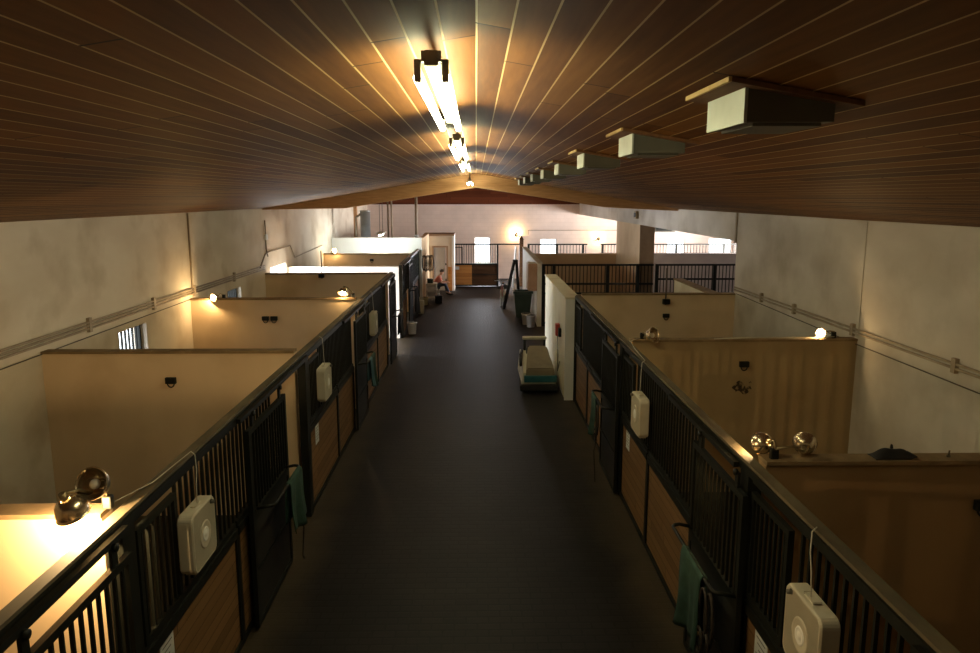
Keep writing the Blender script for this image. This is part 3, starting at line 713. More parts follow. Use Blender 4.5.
# ------------------------------------------------------------------ box fans
def rrect(cy, cz_, hy, hz, r, n=5):
    pts = []
    for (sy, sz, a0) in ((1, 1, 0), (-1, 1, 90), (-1, -1, 180), (1, -1, 270)):
        for i in range(n):
            q = math.radians(a0 + 90 * i / (n - 1)); pts.append((cy + sy * (hy - r) + r * math.cos(q), cz_ + sz * (hz - r) + r * math.sin(q)))
    return pts
def box_fan(side, yc, zc, label, wire):
    X = LX if side == 'L' else RX; s = 1 if side == 'L' else -1
    a, b = X + s * 0.05, X + s * 0.165
    h = 0.225
    o = thing('box_fan', (X + s * 0.1, yc, zc - h), label, 'fan', 'box fans hung on the stall bars')
    mb = MB(); out = rrect(yc, zc, h, h, 0.055, 6); n = len(out)
    def ring(k, x): return [(x, yc + (y - yc) * k, zc + (z - zc) * k) for y, z in out]
    lay = [[mb.bm.verts.new(p) for p in ring(k, x)] for k, x in ((0.96, a), (1, a + s * 0.01), (1, b - s * 0.012), (0.97, b), (0.93, b), (0.92, b - s * 0.02))]
    fs = [mb.bm.faces.new(lay[0])]
    for A, B in zip(lay, lay[1:]):
        for i in range(n): fs.append(mb.bm.faces.new((A[i], A[(i + 1) % n], B[(i + 1) % n], B[i])))
    bmesh.ops.recalc_face_normals(mb.bm, faces=fs)
    mb.build('shell', 'fan', o)
    mb = MB(); mb.bm.faces.new([mb.bm.verts.new(p) for p in ring(0.925, b - s * 0.019)]); mb.build('back_plate', 'fan_inside', o, solid=0.004)
    bl = MB()
    for k in range(5):
        q = 2 * math.pi * k / 5
        def P(r, dq, dx): return Vector((b - s * (0.012 + dx), yc + r * math.cos(q + dq), zc + r * math.sin(q + dq)))
        bl.bm.faces.new([bl.bm.verts.new(p) for p in (P(0.05, -0.3, 0.002), P(0.17, -0.35, 0.003), P(0.175, 0.25, -0.002), P(0.05, 0.4, -0.002))])
    bl.build('blades', 'fan_grille', o, solid=0.003)
    gm = MB(); m = 34; W = h * 0.93
    for k in range(m):
        y = yc - W + 2 * W * (k + 0.5) / m
        e = max(0, abs(y - yc) - (W - 0.05)); hh = W - 0.05 + math.sqrt(max(0, 0.0025 - e * e))
        gm.box(min(b - s * 0.008, b - s * 0.001), max(b - s * 0.008, b - s * 0.001), y - 0.0038, y + 0.0038, zc - hh, zc + hh)
    for z in (-0.13, 0.13): gm.box(min(b - s * 0.010, b - s * 0.003), max(b - s * 0.010, b - s * 0.003), yc - W, yc + W, zc + z - 0.004, zc + z + 0.004)
    gm.build('grille', 'fan_grille', o)
    MB().lathe([(0, 0.003), (0.088, 0.003), (0.098, 0.007), (0.105, 0.0), (0.105, -0.003)], (b, yc, zc), (s, 0, 0), 30).build('grille_disc', 'fan', o)
    MB().lathe([(0, 0.009), (0.018, 0.009), (0.022, 0.006), (0.042, 0.006), (0.05, 0.010), (0.056, 0.003)], (b, yc, zc), (s, 0, 0), 24).build('hub_disc', 'white', o)
    MB().lathe([(0.0, 0.028), (0.014, 0.028), (0.018, 0), (0, 0)], (b - s * 0.002, yc + 0.15, zc + 0.19), (s, 0, 0), 10).build('speed_knob', 'fan_inside', o)
    MB().box(X + s * 0.09, X + s * 0.13, yc - 0.06, yc + 0.06, zc + h, zc + h + 0.012, 0.005).build('carry_handle', 'fan', o)
    for q in (-1, 1): MB().box(min(a, b) + .02, max(a, b) - .02, yc + q * 0.15 - 0.02, yc + q * 0.15 + 0.02, zc - h - 0.014, zc - h).build('foot', 'fan', o)
    MB().tube(wire, 0.004, 6).build('power_cord', 'greycable', o)
    return o
def cord(side, yc, zc, extra=()):
    X = LX if side == 'L' else RX; s = 1 if side == 'L' else -1
    return [(X + s * 0.12, yc, zc + 0.23), (X + s * 0.10, yc + 0.06, zc + 0.36), (X + s * 0.085, yc + 0.12, 2.05), (X + s * 0.07, yc + 0.15, 2.16), (X + s * 0.03, yc + 0.18, 2.175)] + list(extra)
box_fan('L', 5.22, 1.60, 'nearest cream box fan on the left bars, lit from the front', cord('L', 5.22, 1.60, [(LX, 4.8, 2.17), (-2.25, 4.4, 2.2)]))
box_fan('L', 9.9, 1.585, 'second white box fan down the left side, with a knob on its edge', cord('L', 9.9, 1.585))
box_fan('L', 14.85, 1.56, 'small far white box fan on the left bars', cord('L', 14.85, 1.56))
box_fan('R', 3.84, 1.60, 'cream box fan at the lower right corner, nearest on the right', cord('R', 3.84, 1.60))
box_fan('R', 8.30, 1.585, 'cream box fan on the middle right bars with a cord rising from it', cord('R', 8.3, 1.585, [(RX, 9.2, 2.17), (RX + .05, 9.7, 2.17), (RX + .2, 9.8, 2.2)]))

# ------------------------------------------------------------------ papers on the boards
def sheet(side, y, z, hgt, wid, label):
    X = LX if side == 'L' else RX; s = 1 if side == 'L' else -1
    o = thing('notice_sheet', (X + s * 0.015, y, z), label, 'notice', 'sheets pinned on the stall boards')
    a, b = X + s * 0.0125, X + s * 0.017
    MB().box(min(a, b), max(a, b), y - wid / 2, y + wid / 2, z - hgt / 2, z + hgt / 2).build('paper', 'paper', o)
    a, b = X + s * 0.017, X + s * 0.0185
    mb = MB()
    for k in range(5): mb.box(min(a, b), max(a, b), y - wid * 0.36, y + wid * (0.36 - 0.1 * (k % 3)), z + hgt * (0.32 - 0.15 * k), z + hgt * (0.345 - 0.15 * k))
    mb.build('printed_lines', 'ink', o)
sheet('L', 4.78, 0.90, 0.28, 0.22, 'pale notice sheet on the boards below the nearest left fan')
sheet('L', 9.75, 0.90, 0.26, 0.2, 'pale notice sheet on the boards below the second left fan')
sheet('R', 4.72, 0.90, 0.28, 0.22, 'blue white notice sheet on the boards by the lower right fan')
sheet('R', 9.35, 0.92, 0.26, 0.2, 'pale notice sheet on the boards below the middle right fan')

# ------------------------------------------------------------------ cloths, halters
def drape(x, y0, y1, z, drop_out, drop_in, s, m, label, cat='blanket', skew=0.12, name='horse_blanket', r=0.022):
    """a cloth folded over a bar running along y at (x, z); s: direction of the outer (aisle) side"""
    ph = random.random() * 6
    def fn(u, v):
        L = drop_out + drop_in + math.pi * r; d = u * L
        yy = y0 + (y1 - y0) * v
        wob = 0.018 * math.sin(v * 9 + ph) + 0.012 * math.sin(v * 17 + 2 * ph)
        if d < drop_out:
            q = drop_out - d; f = q / drop_out
            return Vector((x + s * (r + 0.02 * f + wob * f * 1.4), yy + skew * f * (v - 0.3) + 0.02 * math.sin(6 * f + ph), z - q + 0.04 * f * math.sin(v * 5 + ph)))
        if d < drop_out + math.pi * r:
            a = (d - drop_out) / r; return Vector((x + s * r * math.cos(a), yy, z + r * math.sin(a)))
        q = d - drop_out - math.pi * r; f = q / drop_in
        return Vector((x - s * (r + wob * f * 0.6), yy, z - q))
    o = thing(name, (x, (y0 + y1) / 2, z - drop_out), label, cat)
    MB().sheet(fn, 26, 16).build('cloth', m, o, solid=0.008)
    return o
def halter(x, y, z, s, label, L=0.75):
    o = thing('halter', (x, y, z), label, 'halter', 'halters hung on the door bars')
    mb = MB()
    mb.tube([(x, y + 0.09 * math.sin(t / 12 * 2 * math.pi), z - 0.24 + 0.22 * math.cos(t / 12 * 2 * math.pi)) for t in range(12)], 0.013, 6, closed=True); mb.build('headstall', 'strap', o)
    MB().tube([(x + s * .02, y + 0.07 * math.sin(t / 10 * 2 * math.pi), z - 0.44 + 0.1 * math.cos(t / 10 * 2 * math.pi)) for t in range(10)], 0.013, 6, closed=True).build('noseband', 'strap', o)
    MB().tube([(x, y, z - 0.52), (x + s * .03, y + 0.03, z - 0.7), (x, y + 0.05, z - 0.52 - L * 0.7), (x + s * .02, y + 0.02, z - 0.5 - L * .75)], 0.009, 6).build('lead_rope', 'strap', o)
    MB().lathe([(0.0, -0.008), (0.02, -0.008), (0.02, 0.008), (0, 0.008)], (x + s * .015, y + .05, z - 0.42), (1, 0, 0), 10).build('ring', 'brass', o)
YO = 0.115 + 0.16
xl = LX + YO; xr = RX - YO
drape(xl, 7.15, 7.65, 1.20, 0.55, 0.42, 1, 'green_cloth', 'dark green blanket over the nearest left door bar')
halter(xl - 0.03, 7.71, 1.18, 1, 'dark halter behind the nearest left green blanket')
drape(xl, 12.95, 13.22, 1.20, 0.5, 0.38, 1, 'blue_cloth', 'blue towel over the second left door bar', 'towel', name='towel')
drape(xl, 13.26, 13.6, 1.20, 0.55, 0.4, 1, 'green_cloth', 'green blanket next to the blue towel on the left door bar')
drape(xl, 18.1, 18.8, 1.20, 0.6, 0.5, 1, 'dark_cloth', 'black blanket over the door bar before the white wall')
drape(xr, 5.22, 5.75, 1.20, 0.62, 0.5, -1, 'green_cloth', 'green blanket over the nearest right door bar')
halter(xr + 0.0, 5.07, 1.18, -1, 'dark halter at the near end of the nearest right bar')
halter(xr - 0.02, 5.15, 1.18, -1, 'second dark halter crowding the nearest right bar end', 0.9)
drape(xr, 10.3, 10.66, 1.20, 0.55, 0.4, -1, 'green_cloth', 'dark blue green blanket on the farther right door bar')
halter(xr - 0.02, 10.15, 1.18, -1, 'dark halter with trailing lead rope on the farther right bar', 1.0)

drape(LX + YO, 23.1, 24.0, 1.20, 0.85, 0.6, 1, 'dark_cloth', 'large black horse rug hung at the far left', skew=0.3)
# ------------------------------------------------------------------ ring holders on the partitions
def ring_holder(x, y, z, label, sc_=1.0):
    o = thing('ring_holder', (x, y, z), label, 'holder', 'black ring holders on the partitions')
    MB().box(x - 0.065 * sc_, x + 0.065 * sc_, y - 0.05, y, z - 0.04 * sc_, z + 0.04 * sc_, 0.008).build('box_body', 'black', o)
    MB().tube([(x + 0.042 * sc_ * math.cos(math.pi * (1 + i / 10)), y - 0.03, z - 0.035 + 0.05 * sc_ * math.sin(math.pi * (1 + i / 10))) for i in range(11)], 0.008, 6).build('ring', 'black', o)
ring_holder(-3.82, 9.15, 1.80, 'black ring holder alone on the wide left partition')
ring_holder(-4.0, 14.05, 1.79, 'black ring holder, wall side of the pair on the two-bulb partition')
ring_holder(-3.84, 14.05, 1.79, 'black ring holder, aisle side of the pair on the two-bulb partition')
ring_holder(3.62, 9.80, 1.83, 'black ring holder above the damp stain on the amber partition')
ring_holder(3.78, 14.62, 1.73, 'black ring holder on the farthest full right partition')
ring_holder(3.72, 5.12, 1.83, 'black ring holder at the right edge of the frame')
ring_holder(-3.7, 26.5, 1.86, 'tiny black ring holder on the far left partition')
# damp stain on the dimmed tan partition
tag(MB().sheet(lambda u, v: Vector((3.62 + (u - 0.5) * 0.26 * (1 - 0.5 * abs(v - 0.5)) + 0.02 * math.sin(9 * v), 9.796 - 0.002, 1.50 + (v - 0.5) * 0.14 + 0.03 * math.sin(7 * u))), 10, 8).build('damp_stain', 'stain', loc=None, ), 'dark damp smear below the ring holder on the amber partition', 'stain')
# masts above partitions
def mast(x, y, z0, z1, label, box_z):
    o = thing('cable_mast', (x, y, z0), label, 'mast')
    MB().tube([(x, y, z0), (x, y, z1)], 0.014, 8).build('pole', 'cable', o)
    MB().box(x - 0.07, x + 0.07, y - 0.1, y - 0.01, box_z - 0.05, box_z + 0.05, 0.008).build('junction_box', 'black', o)
    return o
mast(3.76, 14.60, 1.95, 2.68, 'thin brown mast with black box on the farthest right partition', 2.02)
mast(-3.95, 19.08, 2.0, 2.72, 'thin dark mast with black box on the last left partition', 2.08)

# black cloth heap on the dark partition cap
o = thing('cloth_heap', (3.06, 5.2, PT), 'black bunched cloth lying on the dark right partition cap', 'cloth')
def heap(u, v):
    a = u * 2 - 1; b = v * 2 - 1
    prof = max(0.0, (1 - abs(a) ** 1.6)) * max(0.0, 1 - b * b)
    z = 0.075 * prof * (1 + 0.25 * math.sin(9 * u)) + 0.02 * max(0, a - 0.7) / 0.3
    return Vector((3.06 + a * 0.15, 5.19 + b * 0.065, PT + 0.004 + z))
MB().sheet(heap, 22, 12).build('cloth', 'dark_cloth', o, solid=0.006)
MB().tube([(3.05, 5.19, PT + 0.07), (3.048, 5.19, PT + 0.095), (3.045, 5.19, PT + 0.102)], [0.012, 0.008, 0.003], 6).build('knot', 'dark_cloth', o)
o = thing('peg', (3.48, 5.19, PT), 'small upright wooden peg on the dark right partition cap', 'peg')
MB().tube([(3.48, 5.19, PT), (3.485, 5.19, PT + 0.05)], [0.008, 0.006], 8).build('stub', 'capwood', o)
MB().tube([(3.48, 5.19, PT), (3.48, 5.19, PT + 0.012)], 0.014, 8).build('foot', 'capwood', o)

# ------------------------------------------------------------------ conduits on the walls
def conduit_run(x, s, y0, y1, zs, label, clamps, m='conduit'):
    o = thing('conduit_run', (x, (y0 + y1) / 2, zs[0]), label, 'conduit')
    for i, z in enumerate(zs): MB().tube([(x + s * 0.03, y0, z), (x + s * 0.03, y1, z)], 0.016, 8).build('pipe', m, o)
    for y in clamps: MB().box(min(x + s * 0.003, x + s * 0.05), max(x + s * 0.003, x + s * 0.05), y - 0.035, y + 0.035, zs[-1] - 0.05, zs[0] + 0.06).build('clamp', m, o)
    return o
conduit_run(LW, 1, -1.3, 19.0, [2.35, 2.305, 2.26], 'three parallel conduits running along the left wall', [3.5, 6.2, 8.1, 10.3, 12.4, 14.2, 16.6])
conduit_run(RW, -1, -1.3, 14.6, [2.30, 2.25], 'pair of conduits running along the right wall', [1.5, 3.6, 5.6, 7.7, 9.9, 11.8, 13.2])
o = MB().tube([(LW + 0.02, -1.2, 2.12), (LW + 0.02, 4, 2.12), (LW + 0.02, 9, 2.14), (LW + 0.02, 14.0, 2.16)], 0.007, 6).build('cable', 'cable'); tag(o, 'thin dark cable below the conduits on the left wall', 'cable')
o = MB().tube([(RW - 0.02, -1.2, 2.06), (RW - 0.02, 4, 2.06), (RW - 0.02, 9.8, 2.10), (RW - 0.02, 14.5, 2.18)], 0.007, 6).build('cable', 'cable'); tag(o, 'thin dark cable below the conduits on the right wall', 'cable')
o = MB().tube([(LW + 0.02, 14.15, cz(LW) - 0.01), (LW + 0.02, 14.15, 2.36), (LW + 0.03, 14.2, 2.32)], 0.018, 8).build('drop_pipe', 'conduit'); tag(o, 'vertical pipe dropping to the lit bulb on the left wall', 'pipe')
o = thing('drop_pipe', (LW + 0.03, 19.2, 2.3), 'vertical pipe with offset bends above the passage door on the left wall', 'pipe')
MB().tube([(LW + 0.03, 19.22, cz(LW) - 0.3), (LW + 0.03, 19.22, 2.75), (LW + 0.03, 19.35, 2.55)], 0.018, 8).build('upper_run', 'conduit', o)
MB().tube([(LW + 0.03, 18.6, 2.32), (LW + 0.03, 19.1, 2.62), (LW + 0.03, 19.4, 2.66), (LW + 0.03, 21.7, 2.68), (LW + 0.03, 22.2, 2.30), (LW + 0.03, 26.2, 2.40)], 0.018, 8).build('bent_run', 'conduit', o)
MB().box(LW, LW + 0.07, 19.15, 19.3, 2.98, 3.12).build('switch_box', 'bucket_white', o)
tag(MB().box(RW - 0.012, RW, 9.78, 9.83, 2.2, cz(RW) - .02).build('wall_seam_strip', 'wallpaint_r'), 'faint vertical cover strip on the right wall above the lit lamp', 'strip')
tag(MB().tube([(2.6, 37.44, 2.2), (2.6, 37.44, 2.42), (9.5, 37.44, 2.42)], 0.02, 6).build('far_conduit', 'conduit'), 'thin conduit with one bend along the pale far wall', 'conduit')
tag(MB().tube([(3.2, 9.8, PT + 0.01), (3.9, 9.83, PT + 0.02), (4.4, 9.8, PT + 0.012), (4.86, 9.86, PT + 0.02)], 0.008, 6).build('cable', 'greycable'), 'grey cable lying along the amber partition top to the lit lamp', 'cable')
o = thing('wall_box', (RW - 0.03, 21.9, 3.5), 'small dark box high on the header over the side opening', 'box')
MB().box(RW - 0.09, RW, 23.75, 24.1, 3.38, 3.62, 0.01).build('box_body', 'brass', o)
MB().box(RW - 0.1, RW - 0.09, 23.8, 24.05, 3.43, 3.57).build('face_plate', 'black', o)
o = thing('space_heater', (8.2, 33.0, 2.55), 'boxy heater hanging from the annex ceiling', 'heater')
MB().box(7.7, 8.7, 32.6, 33.2, 2.55, 2.85, 0.03).build('heater_body', 'galv_side', o)
MB().box(7.85, 8.55, 32.58, 32.62, 2.6, 2.8).build('grille', 'black', o)
for x in (7.9, 8.5): MB().tube([(x, 32.9, 2.85), (x, 32.9, 3.38)], 0.012, 6).build('hanger', 'cable', o)

# ------------------------------------------------------------------ floor scrubber
o = thing('floor_scrubber', (1.33, 15.9, 0), 'beige floor scrubber with teal front band parked by the cream wall', 'floor scrubber')
bx0, bx1, by0, by1 = 0.93, 1.70, 15.20, 16.75
MB().hull([(bx0 + .02, by0 + .06, 0.16), (bx1 - .02, by0 + .06, 0.16), (bx1 - .02, by1, 0.16), (bx0 + .02, by1, 0.16)],
          [(bx0 + .06, by0 + .1, 0.40), (bx1 - .06, by0 + .1, 0.40), (bx1 - .06, by1 - .04, 0.62), (bx0 + .06, by1 - .04, 0.62)]).build('tank_body', 'beige_light', o)
mb = MB(); mb.hull([(1.03, by0 + 0.04, 0.30), (1.66, by0 + 0.04, 0.30), (1.62, 16.35, 0.45), (1.12, 16.35, 0.45)], [(1.05, by0 + 0.07, 0.50), (1.64, by0 + .07, 0.50), (1.56, 16.3, 0.80), (1.15, 16.3, 0.80)])
bmesh.ops.bevel(mb.bm, geom=list(mb.bm.edges), offset=0.03, segments=2, affect='EDGES'); mb.build('hood', 'beige', o)
MB().box(1.00, 1.69, by0 + 0.0, by0 + 0.08, 0.22, 0.36, 0.012).build('front_band', 'teal', o)
MB().box(bx0 - 0.02, bx1 + 0.02, by0 - 0.03, by0 + 0.45, 0.03, 0.17, 0.03).build('brush_deck', 'rubber', o)
MB().box(bx0 + .03, bx1 - .03, by1 - 0.4, by1 + 0.06, 0.04, 0.14, 0.02).build('squeegee', 'rubber', o)
for sx in (1.0, 1.62): MB().lathe([(0, -0.04), (0.11, -0.04), (0.13, -0.02), (0.13, 0.02), (0.11, 0.04), (0, 0.04)], (sx, 16.2, 0.13), (1, 0, 0), 18).build('wheel', 'rubber', o)
MB().box(1.05, 1.6, 16.62, 16.78, 0.86, 0.92, 0.015).build('control_panel', 'beige_light', o)
for sx in (1.1, 1.55): MB().tube([(sx, 16.66, 0.5), (sx, 16.7, 0.88)], 0.03, 8).build('column', 'rubber', o)
MB().box(1.12, 1.52, 16.42, 16.6, 0.5, 0.72, 0.03).build('recovery_tank', 'rubber', o)
MB().tube([(1.08, 16.76, 0.84), (1.08, 16.9, 0.84), (1.57, 16.9, 0.84), (1.57, 16.76, 0.84)], 0.016, 8).build('handle', 'rubber', o)
MB().tube([(bx0 + .02, 15.6, 0.5), (bx0 + .03, 15.9, 0.56), (bx0 + .05, 16.2, 0.62), (bx0 + .1, 16.5, 0.64)], 0.03, 8).build('hose', 'rubber', o)
# red box on the cream wall
o = thing('wall_charger', (1.76, 15.75, 1.2), 'small red and black box on the cream wall with a hanging cord', 'wall box')
MB().box(1.70, 1.79, 15.68, 15.85, 1.12, 1.38, 0.012).build('red_box', 'red', o)
MB().box(1.73, 1.79, 15.4, 15.56, 1.15, 1.33, 0.01).build('black_box', 'black', o)
MB().tube([(1.75, 15.77, 1.12), (1.76, 15.74, 0.7), (1.75, 15.7, 0.35), (1.77, 15.5, 0.6)], 0.01, 6).build('cord', 'cable', o)

# ------------------------------------------------------------------ far right aisle clutter
def bucket(x, y, z, r, h, m, label, handle=True, name='bucket'):
    o = thing(name, (x, y, z), label, 'bucket')
    MB().lathe([(0, 0.0), (r * 0.82, 0.0), (r, h), (r + 0.012, h), (r + 0.012, h - 0.03), (r, h - 0.03)] , (x, y, z), (0, 0, 1), 18).build('tub', m, o)
    MB().lathe([(r * 0.98, h - 0.002), (0, h - 0.05)], (x, y, z), (0, 0, 1), 18).build('contents', 'rubber', o)
    if handle: MB().tube([(x + r * math.cos(q), y - 0.02, z + h - 0.02 - 0.5 * r * math.sin(q) * 1.0) for q in [math.pi * i / 8 for i in range(9)]], 0.006, 5).build('handle', 'silver', o)
    return o
o = thing('trash_can', (1.58, 25.2, 0), 'large dark green trash can by the white aisle wall', 'trash can')
mb = MB(); cx, cy = 1.58, 25.2
mb.hull([(cx - .22, cy - .22, 0), (cx + .22, cy - .22, 0), (cx + .22, cy + .22, 0), (cx - .22, cy + .22, 0)], [(cx - .3, cy - .3, 0.86), (cx + .3, cy - .3, 0.86), (cx + .3, cy + .3, 0.86), (cx - .3, cy + .3, 0.86)])
bmesh.ops.bevel(mb.bm, geom=list(mb.bm.edges), offset=0.03, segments=2, affect='EDGES'); mb.build('bin_body', 'greenbin', o)
mb = MB(); mb.box(cx - .33, cx + .33, cy - .33, cy - .27, .85, .92, .01).box(cx - .33, cx + .33, cy + .27, cy + .33, .85, .92, .01).box(cx - .33, cx - .27, cy - .27, cy + .27, .85, .92).box(cx + .27, cx + .33, cy - .27, cy + .27, .85, .92); mb.build('rim', 'greenbin', o)
for sx in (-.17, .17): MB().lathe([(0, -.03), (.07, -.03), (.07, .03), (0, .03)], (cx + sx, cy + .27, .07), (1, 0, 0), 12).build('wheel', 'rubber', o)
bucket(1.72, 23.25, 0, 0.15, 0.38, 'bucket_white', 'white plastic bucket on the floor at the near end of the right white wall')
bucket(1.60, 23.75, 0, 0.14, 0.36, 'beige_light', 'cream plastic bucket between the trash can and white bucket')
o = thing('wall_cabinet', (1.8, 23.9, 1.12), 'tan wall cabinet on the white aisle wall above the trash can', 'cabinet')
MB().box(1.66, 1.93, 23.52, 24.3, 1.12, 1.98, 0.01).build('cabinet_body', 'cream', o)
MB().box(1.64, 1.66, 23.54, 24.28, 1.14, 1.96).build('door', 'pinkbox', o)
MB().box(1.66, 1.93, 23.5, 23.52, 1.12, 1.98).build('side_panel', 'pinkbox', o)
# step ladder
o = thing('step_ladder', (1.2, 27.4, 0), 'dark folding step ladder leaning open beside the bicycle', 'ladder')
for (xa, xb) in ((1.02, 1.40), (1.62, 1.48)):
    for yy in (27.2, 27.65):
        MB().tube([(xa, yy - (0.1 if xa < 1.3 else -0.1), 0), (xb, yy + (0.08 if yy < 27.4 else -0.08), 1.72)], 0.05, 6).build('leg', 'rubber', o)
for i in range(5):
    t = (i + 1) / 6; xx = 1.02 + 0.38 * t
    MB().box(xx - 0.04, xx + 0.06, 27.18, 27.64, 1.72 * t - 0.015, 1.72 * t + 0.015).build('step', 'rubber', o)
MB().box(1.35, 1.53, 27.22, 27.62, 1.70, 1.78, 0.01).build('top_cap', 'rubber', o)
# bicycle
o = thing('bicycle', (0.95, 28.3, 0), 'pink and white bicycle standing behind the step ladder', 'bicycle')
def wheel(y, x):
    w_ = MB().tube([(x, y + 0.28 * math.cos(2 * math.pi * i / 28), 0.30 + 0.28 * math.sin(2 * math.pi * i / 28)) for i in range(28)], 0.022, 6, closed=True).build('wheel', 'bucket_white', o)
    mb = MB()
    for k in range(10):
        q = 2 * math.pi * k / 10; mb.tube([(x, y, 0.3), (x, y + 0.27 * math.cos(q), 0.3 + 0.27 * math.sin(q))], 0.004, 4)
    mb.build('spokes', 'silver', w_)
    MB().lathe([(0, -.04), (.025, -.04), (.025, .04), (0, .04)], (x, y, .3), (1, 0, 0), 10).build('hub', 'silver', w_)
wheel(27.95, 0.93); wheel(28.85, 1.05)
mb = MB(); A = (0.93, 27.95, 0.3); B = (1.05, 28.85, 0.3); S = (1.02, 28.6, 0.72); Hh = (0.95, 28.1, 0.75); K = (1.0, 28.42, 0.3)
for p, q in ((A, Hh), (Hh, S), (Hh, K), (S, K), (S, B), (K, B)): mb.tube([p, q], 0.018, 6)
mb.build('frame', 'pinkpaint', o)
MB().tube([(0.7, 28.15, 0.93), (0.85, 28.05, 0.95), (0.95, 28.08, 0.92), (1.06, 28.08, 0.95), (1.2, 28.2, 0.93)], 0.014, 6).build('handlebar', 'silver', o)
MB().tube([(0.95, 28.1, 0.74), (0.95, 28.08, 0.93)], 0.014, 6).build('stem', 'silver', o)
MB().hull([(0.95, 28.48, .76), (1.09, 28.48, .76), (1.1, 28.75, .76), (0.94, 28.75, .76)], [(0.99, 28.45, .8), (1.05, 28.45, .8), (1.1, 28.75, .82), (0.94, 28.75, .82)]).build('saddle', 'leather', o)
# dark heap by far doorway
o = thing('mat_heap', (1.2, 33.4, 0), 'dark heap on the floor at the far doorway', 'heap')
MB().sheet(lambda u, v: Vector((0.95 + u * 0.55, 33.2 + v * 0.45, 0.006 + 0.17 * math.sin(math.pi * u) * math.sin(math.pi * v) * (1 + 0.3 * math.sin(8 * u + 3 * v)))), 16, 12).build('cloth', 'dark_cloth', o, solid=0.008)
o = thing('white_board', (1.75, 33.3, 0), 'white board standing on edge beside the ladder', 'board')
MB().hull([(1.62, 33.0, 0), (1.66, 33.0, 0), (1.66, 33.9, 0), (1.62, 33.9, 0)], [(1.76, 33.0, 1.9), (1.8, 33.0, 1.9), (1.8, 33.9, 1.9), (1.76, 33.9, 1.9)]).build('board_face', 'white', o)
MB().hull([(1.60, 32.98, 0), (1.67, 32.98, 0), (1.67, 33.02, 0), (1.60, 33.02, 0)], [(1.74, 32.98, 1.9), (1.81, 32.98, 1.9), (1.81, 33.02, 1.9), (1.74, 33.02, 1.9)]).build('edge_strip', 'silver', o)

# ------------------------------------------------------------------ far left aisle clutter
bucket(-1.93, 22.1, 0, 0.14, 0.36, 'bucket_white', 'white bucket on the floor at the end of the white wall')
o = thing('utility_cart', (-1.72, 29.4, 0), 'white rolling utility cart beside the seated person', 'cart')
for sx in (-1.95, -1.58):
    for sy in (29.15, 29.65):
        p = MB().tube([(sx, sy, 0.09), (sx, sy, 0.70)], 0.02, 8).build('post', 'bucket_white', o)
        MB().lathe([(0, -.02), (.05, -.02), (.05, .02), (0, .02)], (sx, sy, .05), (1, 0, 0), 10).build('caster', 'rubber', p)
for z in (0.15, 0.42, 0.68): MB().box(-1.98, -1.55, 29.12, 29.68, z - 0.03, z + 0.03, 0.01).build('shelf', 'bucket_white', o)
def crate(x, y, z, w_, d_, h_, m, label, cat='box', name='storage_box'):
    o = thing(name, (x, y, z), label, cat)
    MB().hull([(x - w_ * .46, y - d_ * .46, z), (x + w_ * .46, y - d_ * .46, z), (x + w_ * .46, y + d_ * .46, z), (x - w_ * .46, y + d_ * .46, z)], [(x - w_ / 2, y - d_ / 2, z + h_), (x + w_ / 2, y - d_ / 2, z + h_), (x + w_ / 2, y + d_ / 2, z + h_), (x - w_ / 2, y + d_ / 2, z + h_)]).build('box_body', m, o)
    MB().box(x - w_ * .53, x + w_ * .53, y - d_ * .53, y + d_ * .53, z + h_, z + h_ + 0.03, 0.008).build('lid', m, o)
    return o
crate(-1.765, 29.4, 0.45, 0.30, 0.36, 0.14, 'bucket_white', 'white box on the middle shelf of the utility cart')
crate(-1.765, 29.4, 0.18, 0.30, 0.38, 0.15, 'doorgrey', 'grey box on the bottom shelf of the utility cart')
crate(-1.82, 29.4, 0.71, 0.22, 0.3, 0.14, 'greenbin', 'dark box on top of the utility cart')
bucket(-1.98, 28.2, 0, 0.15, 0.3, 'bucket_yellow', 'pale yellow bucket on the floor before the utility cart')
crate(-1.46, 28.75, 0, 0.28, 0.3, 0.26, 'rubber', 'black tub on the floor at the foot of the cart', 'tub', 'tub')
# pole with hanging halters
o = thing('white_post', (-2.08, 28.0, 0), 'white post at the end of the far left stall front', 'post')
MB().box(-2.14, -2.03, 27.96, 28.04, 0, 2.1).build('upright', 'bucket_white', o)
MB().box(-2.16, -2.01, 27.94, 28.04, 2.1, 2.13).build('cap', 'bucket_white', o)
o = thing('bridle_bundle', (-1.8, 28.3, 1.4), 'dark bundle of bridles hung on the tan room side', 'tack')
MB().tube([(-2.05, 28.3, 1.85), (-1.65, 28.3, 1.88)], 0.015, 6).build('bracket', 'black', o)
for k in range(5):
    x = -1.98 + k * 0.075
    MB().tube([(x + 0.05 * math.sin(2 * math.pi * i / 12), 28.3 + 0.09 * math.cos(2 * math.pi * i / 12) - 0.0, 1.60 - 0.04 * (k % 2) + 0.28 * math.cos(2 * math.pi * i / 12)) for i in range(12)], 0.024, 6, closed=True).build('strap', 'strap', o)
o = thing('feed_bag', (-1.95, 26.0, 0), 'pale feed sack on the floor by the far left stall bars', 'sack')
mb = MB(); mb.box(-2.06, -1.84, 25.88, 26.12, 0, 0.5, 0.06, 3); mb.build('sack_body', 'beige_light', o, smooth=True)
MB().hull([(-2.03, 25.98, .48), (-1.87, 25.98, .48), (-1.87, 26.02, .48), (-2.03, 26.02, .48)], [(-2.05, 25.99, .6), (-1.85, 25.99, .6), (-1.85, 26.01, .6), (-2.05, 26.01, .6)]).build('rolled_top', 'beige_light', o)

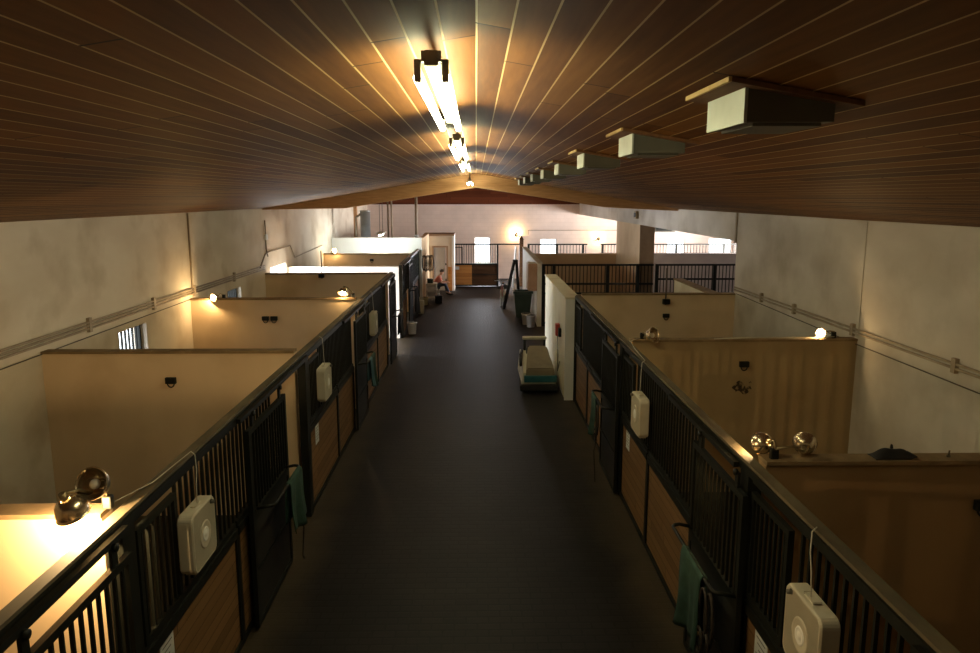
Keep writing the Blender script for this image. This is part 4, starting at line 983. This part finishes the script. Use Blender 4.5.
# ------------------------------------------------------------------ seated person
def skin_mesh(name, verts, edges, radii, m, parent, org, root=0, sub=2):
    me = bpy.data.meshes.new(name); me.from_pydata([Vector(v) for v in verts], edges, []); me.materials.append(M[m])
    o = bpy.data.objects.new(name, me); C.objects.link(o)
    md = o.modifiers.new('Skin', 'SKIN'); md.use_smooth_shade = True
    if not me.skin_vertices: me.skin_vertices.new()
    for i, r in enumerate(radii):
        sv = me.skin_vertices[0].data[i]; sv.radius = (r, r) if not isinstance(r, tuple) else r; sv.use_root = (i == root)
    s = o.modifiers.new('Subdivision', 'SUBSURF'); s.levels = sub; s.render_levels = sub
    o.parent = parent; LOC[o.name] = LOC[parent.name]
    return o
def person(x, y):
    p = thing('person', (x, y, 0), 'person in a red shirt and jeans sitting hunched on an upturned bucket', 'person')
    V = []; E = []; R = []
    def add(co, r, par=None):
        V.append(co); R.append(r); i = len(V) - 1
        if par is not None: E.append((par, i))
        return i
    pel = add((0, 0, .42), .13)
    ab = add((.05, 0, .55), .125, pel); ch = add((.13, 0, .70), .14, ab); nb = add((.19, 0, .81), .065, ch); nk = add((.22, 0, .86), .05, nb)
    hd = add((.26, -.01, .94), .085, nk); top = add((.27, -.01, 1.02), .075, hd)
    add((.355, -.015, .945), .016, hd); add((.262, .095, .95), .018, hd); add((.262, -.115, .95), .018, hd)
    for sy in (1, -1):
        sh = add((.15, sy * .17, .74), .055, ch); el = add((.25, sy * .24, .53), .042, sh); wr = add((.44, sy * .13, .53), .03, el); pa = add((.50, sy * .10, .53), .036, wr)
        for k in range(4):
            kn = add((.555, sy * (.065 + .022 * k), .53 - .004 * abs(k - 1.5)), .009, pa); add((.585 - .006 * k, sy * (.065 + .022 * k), .505), .008, kn)
        tb = add((.50, sy * .05, .52), .010, pa); add((.53, sy * .04, .505), .009, tb)
        hp = add((.03, sy * .09, .41), .09, pel); kn = add((.40, sy * .12, .46), .062, hp); an = add((.56 if sy < 0 else .46, sy * .12, .09), .042, kn); add((.68 if sy < 0 else .58, sy * .13, .045), .036, an)
    skin_mesh('body', V, E, R, 'skin', p, None)
    # shirt
    V, E, R = [], [], []
    a = add((.02, 0, .48), .145); b = add((.06, 0, .57), .148, a); c = add((.13, 0, .70), .16, b); add((.175, 0, .785), .08, c)
    for sy in (1, -1):
        s1 = add((.15, sy * .17, .74), .072, c); e = add((.235, sy * .228, .56), .058, s1)
    skin_mesh('shirt', V, E, R, 'shirt', p, None)
    V, E, R = [], [], []
    a = add((0, 0, .42), .15)
    for sy in (1, -1):
        hp = add((.03, sy * .09, .41), .105, a); kn = add((.40, sy * .12, .46), .076, hp); an = add((.555 if sy < 0 else .455, sy * .12, .12), .055, kn)
    skin_mesh('jeans', V, E, R, 'jeans', p, None)
    mb = MB(); mb.ball((x + .265, y - .01, 1.0), (.10, .095, .085), 14); mb.build('hair', 'hair', p, smooth=True)
    for sy in (1, -1):
        ax_ = .56 if sy < 0 else .46
        mb = MB(); mb.ball((x + ax_ + .07, y + sy * .125, .045), (.13, .05, .045), 12); mb.build('shoe', 'shoe', p, smooth=True)
    return p
person(-1.70, 31.2)
o = thing('stool_bucket', (-1.70, 31.2, 0), 'upturned tan bucket used as the seat of the person', 'bucket')
MB().lathe([(0, 0), (.17, 0), (.17, .03), (.155, .03), (.135, .30), (0, .30)], (-1.70, 31.2, 0), (0, 0, 1), 18).build('tub', 'capwood', o)
MB().tube([(-1.70 + .165 * math.cos(q), 31.2 - .165 * abs(math.sin(q)), .04 + .02 * math.sin(q)) for q in [math.pi * i / 8 for i in range(9)]], .006, 5).build('handle', 'silver', o)
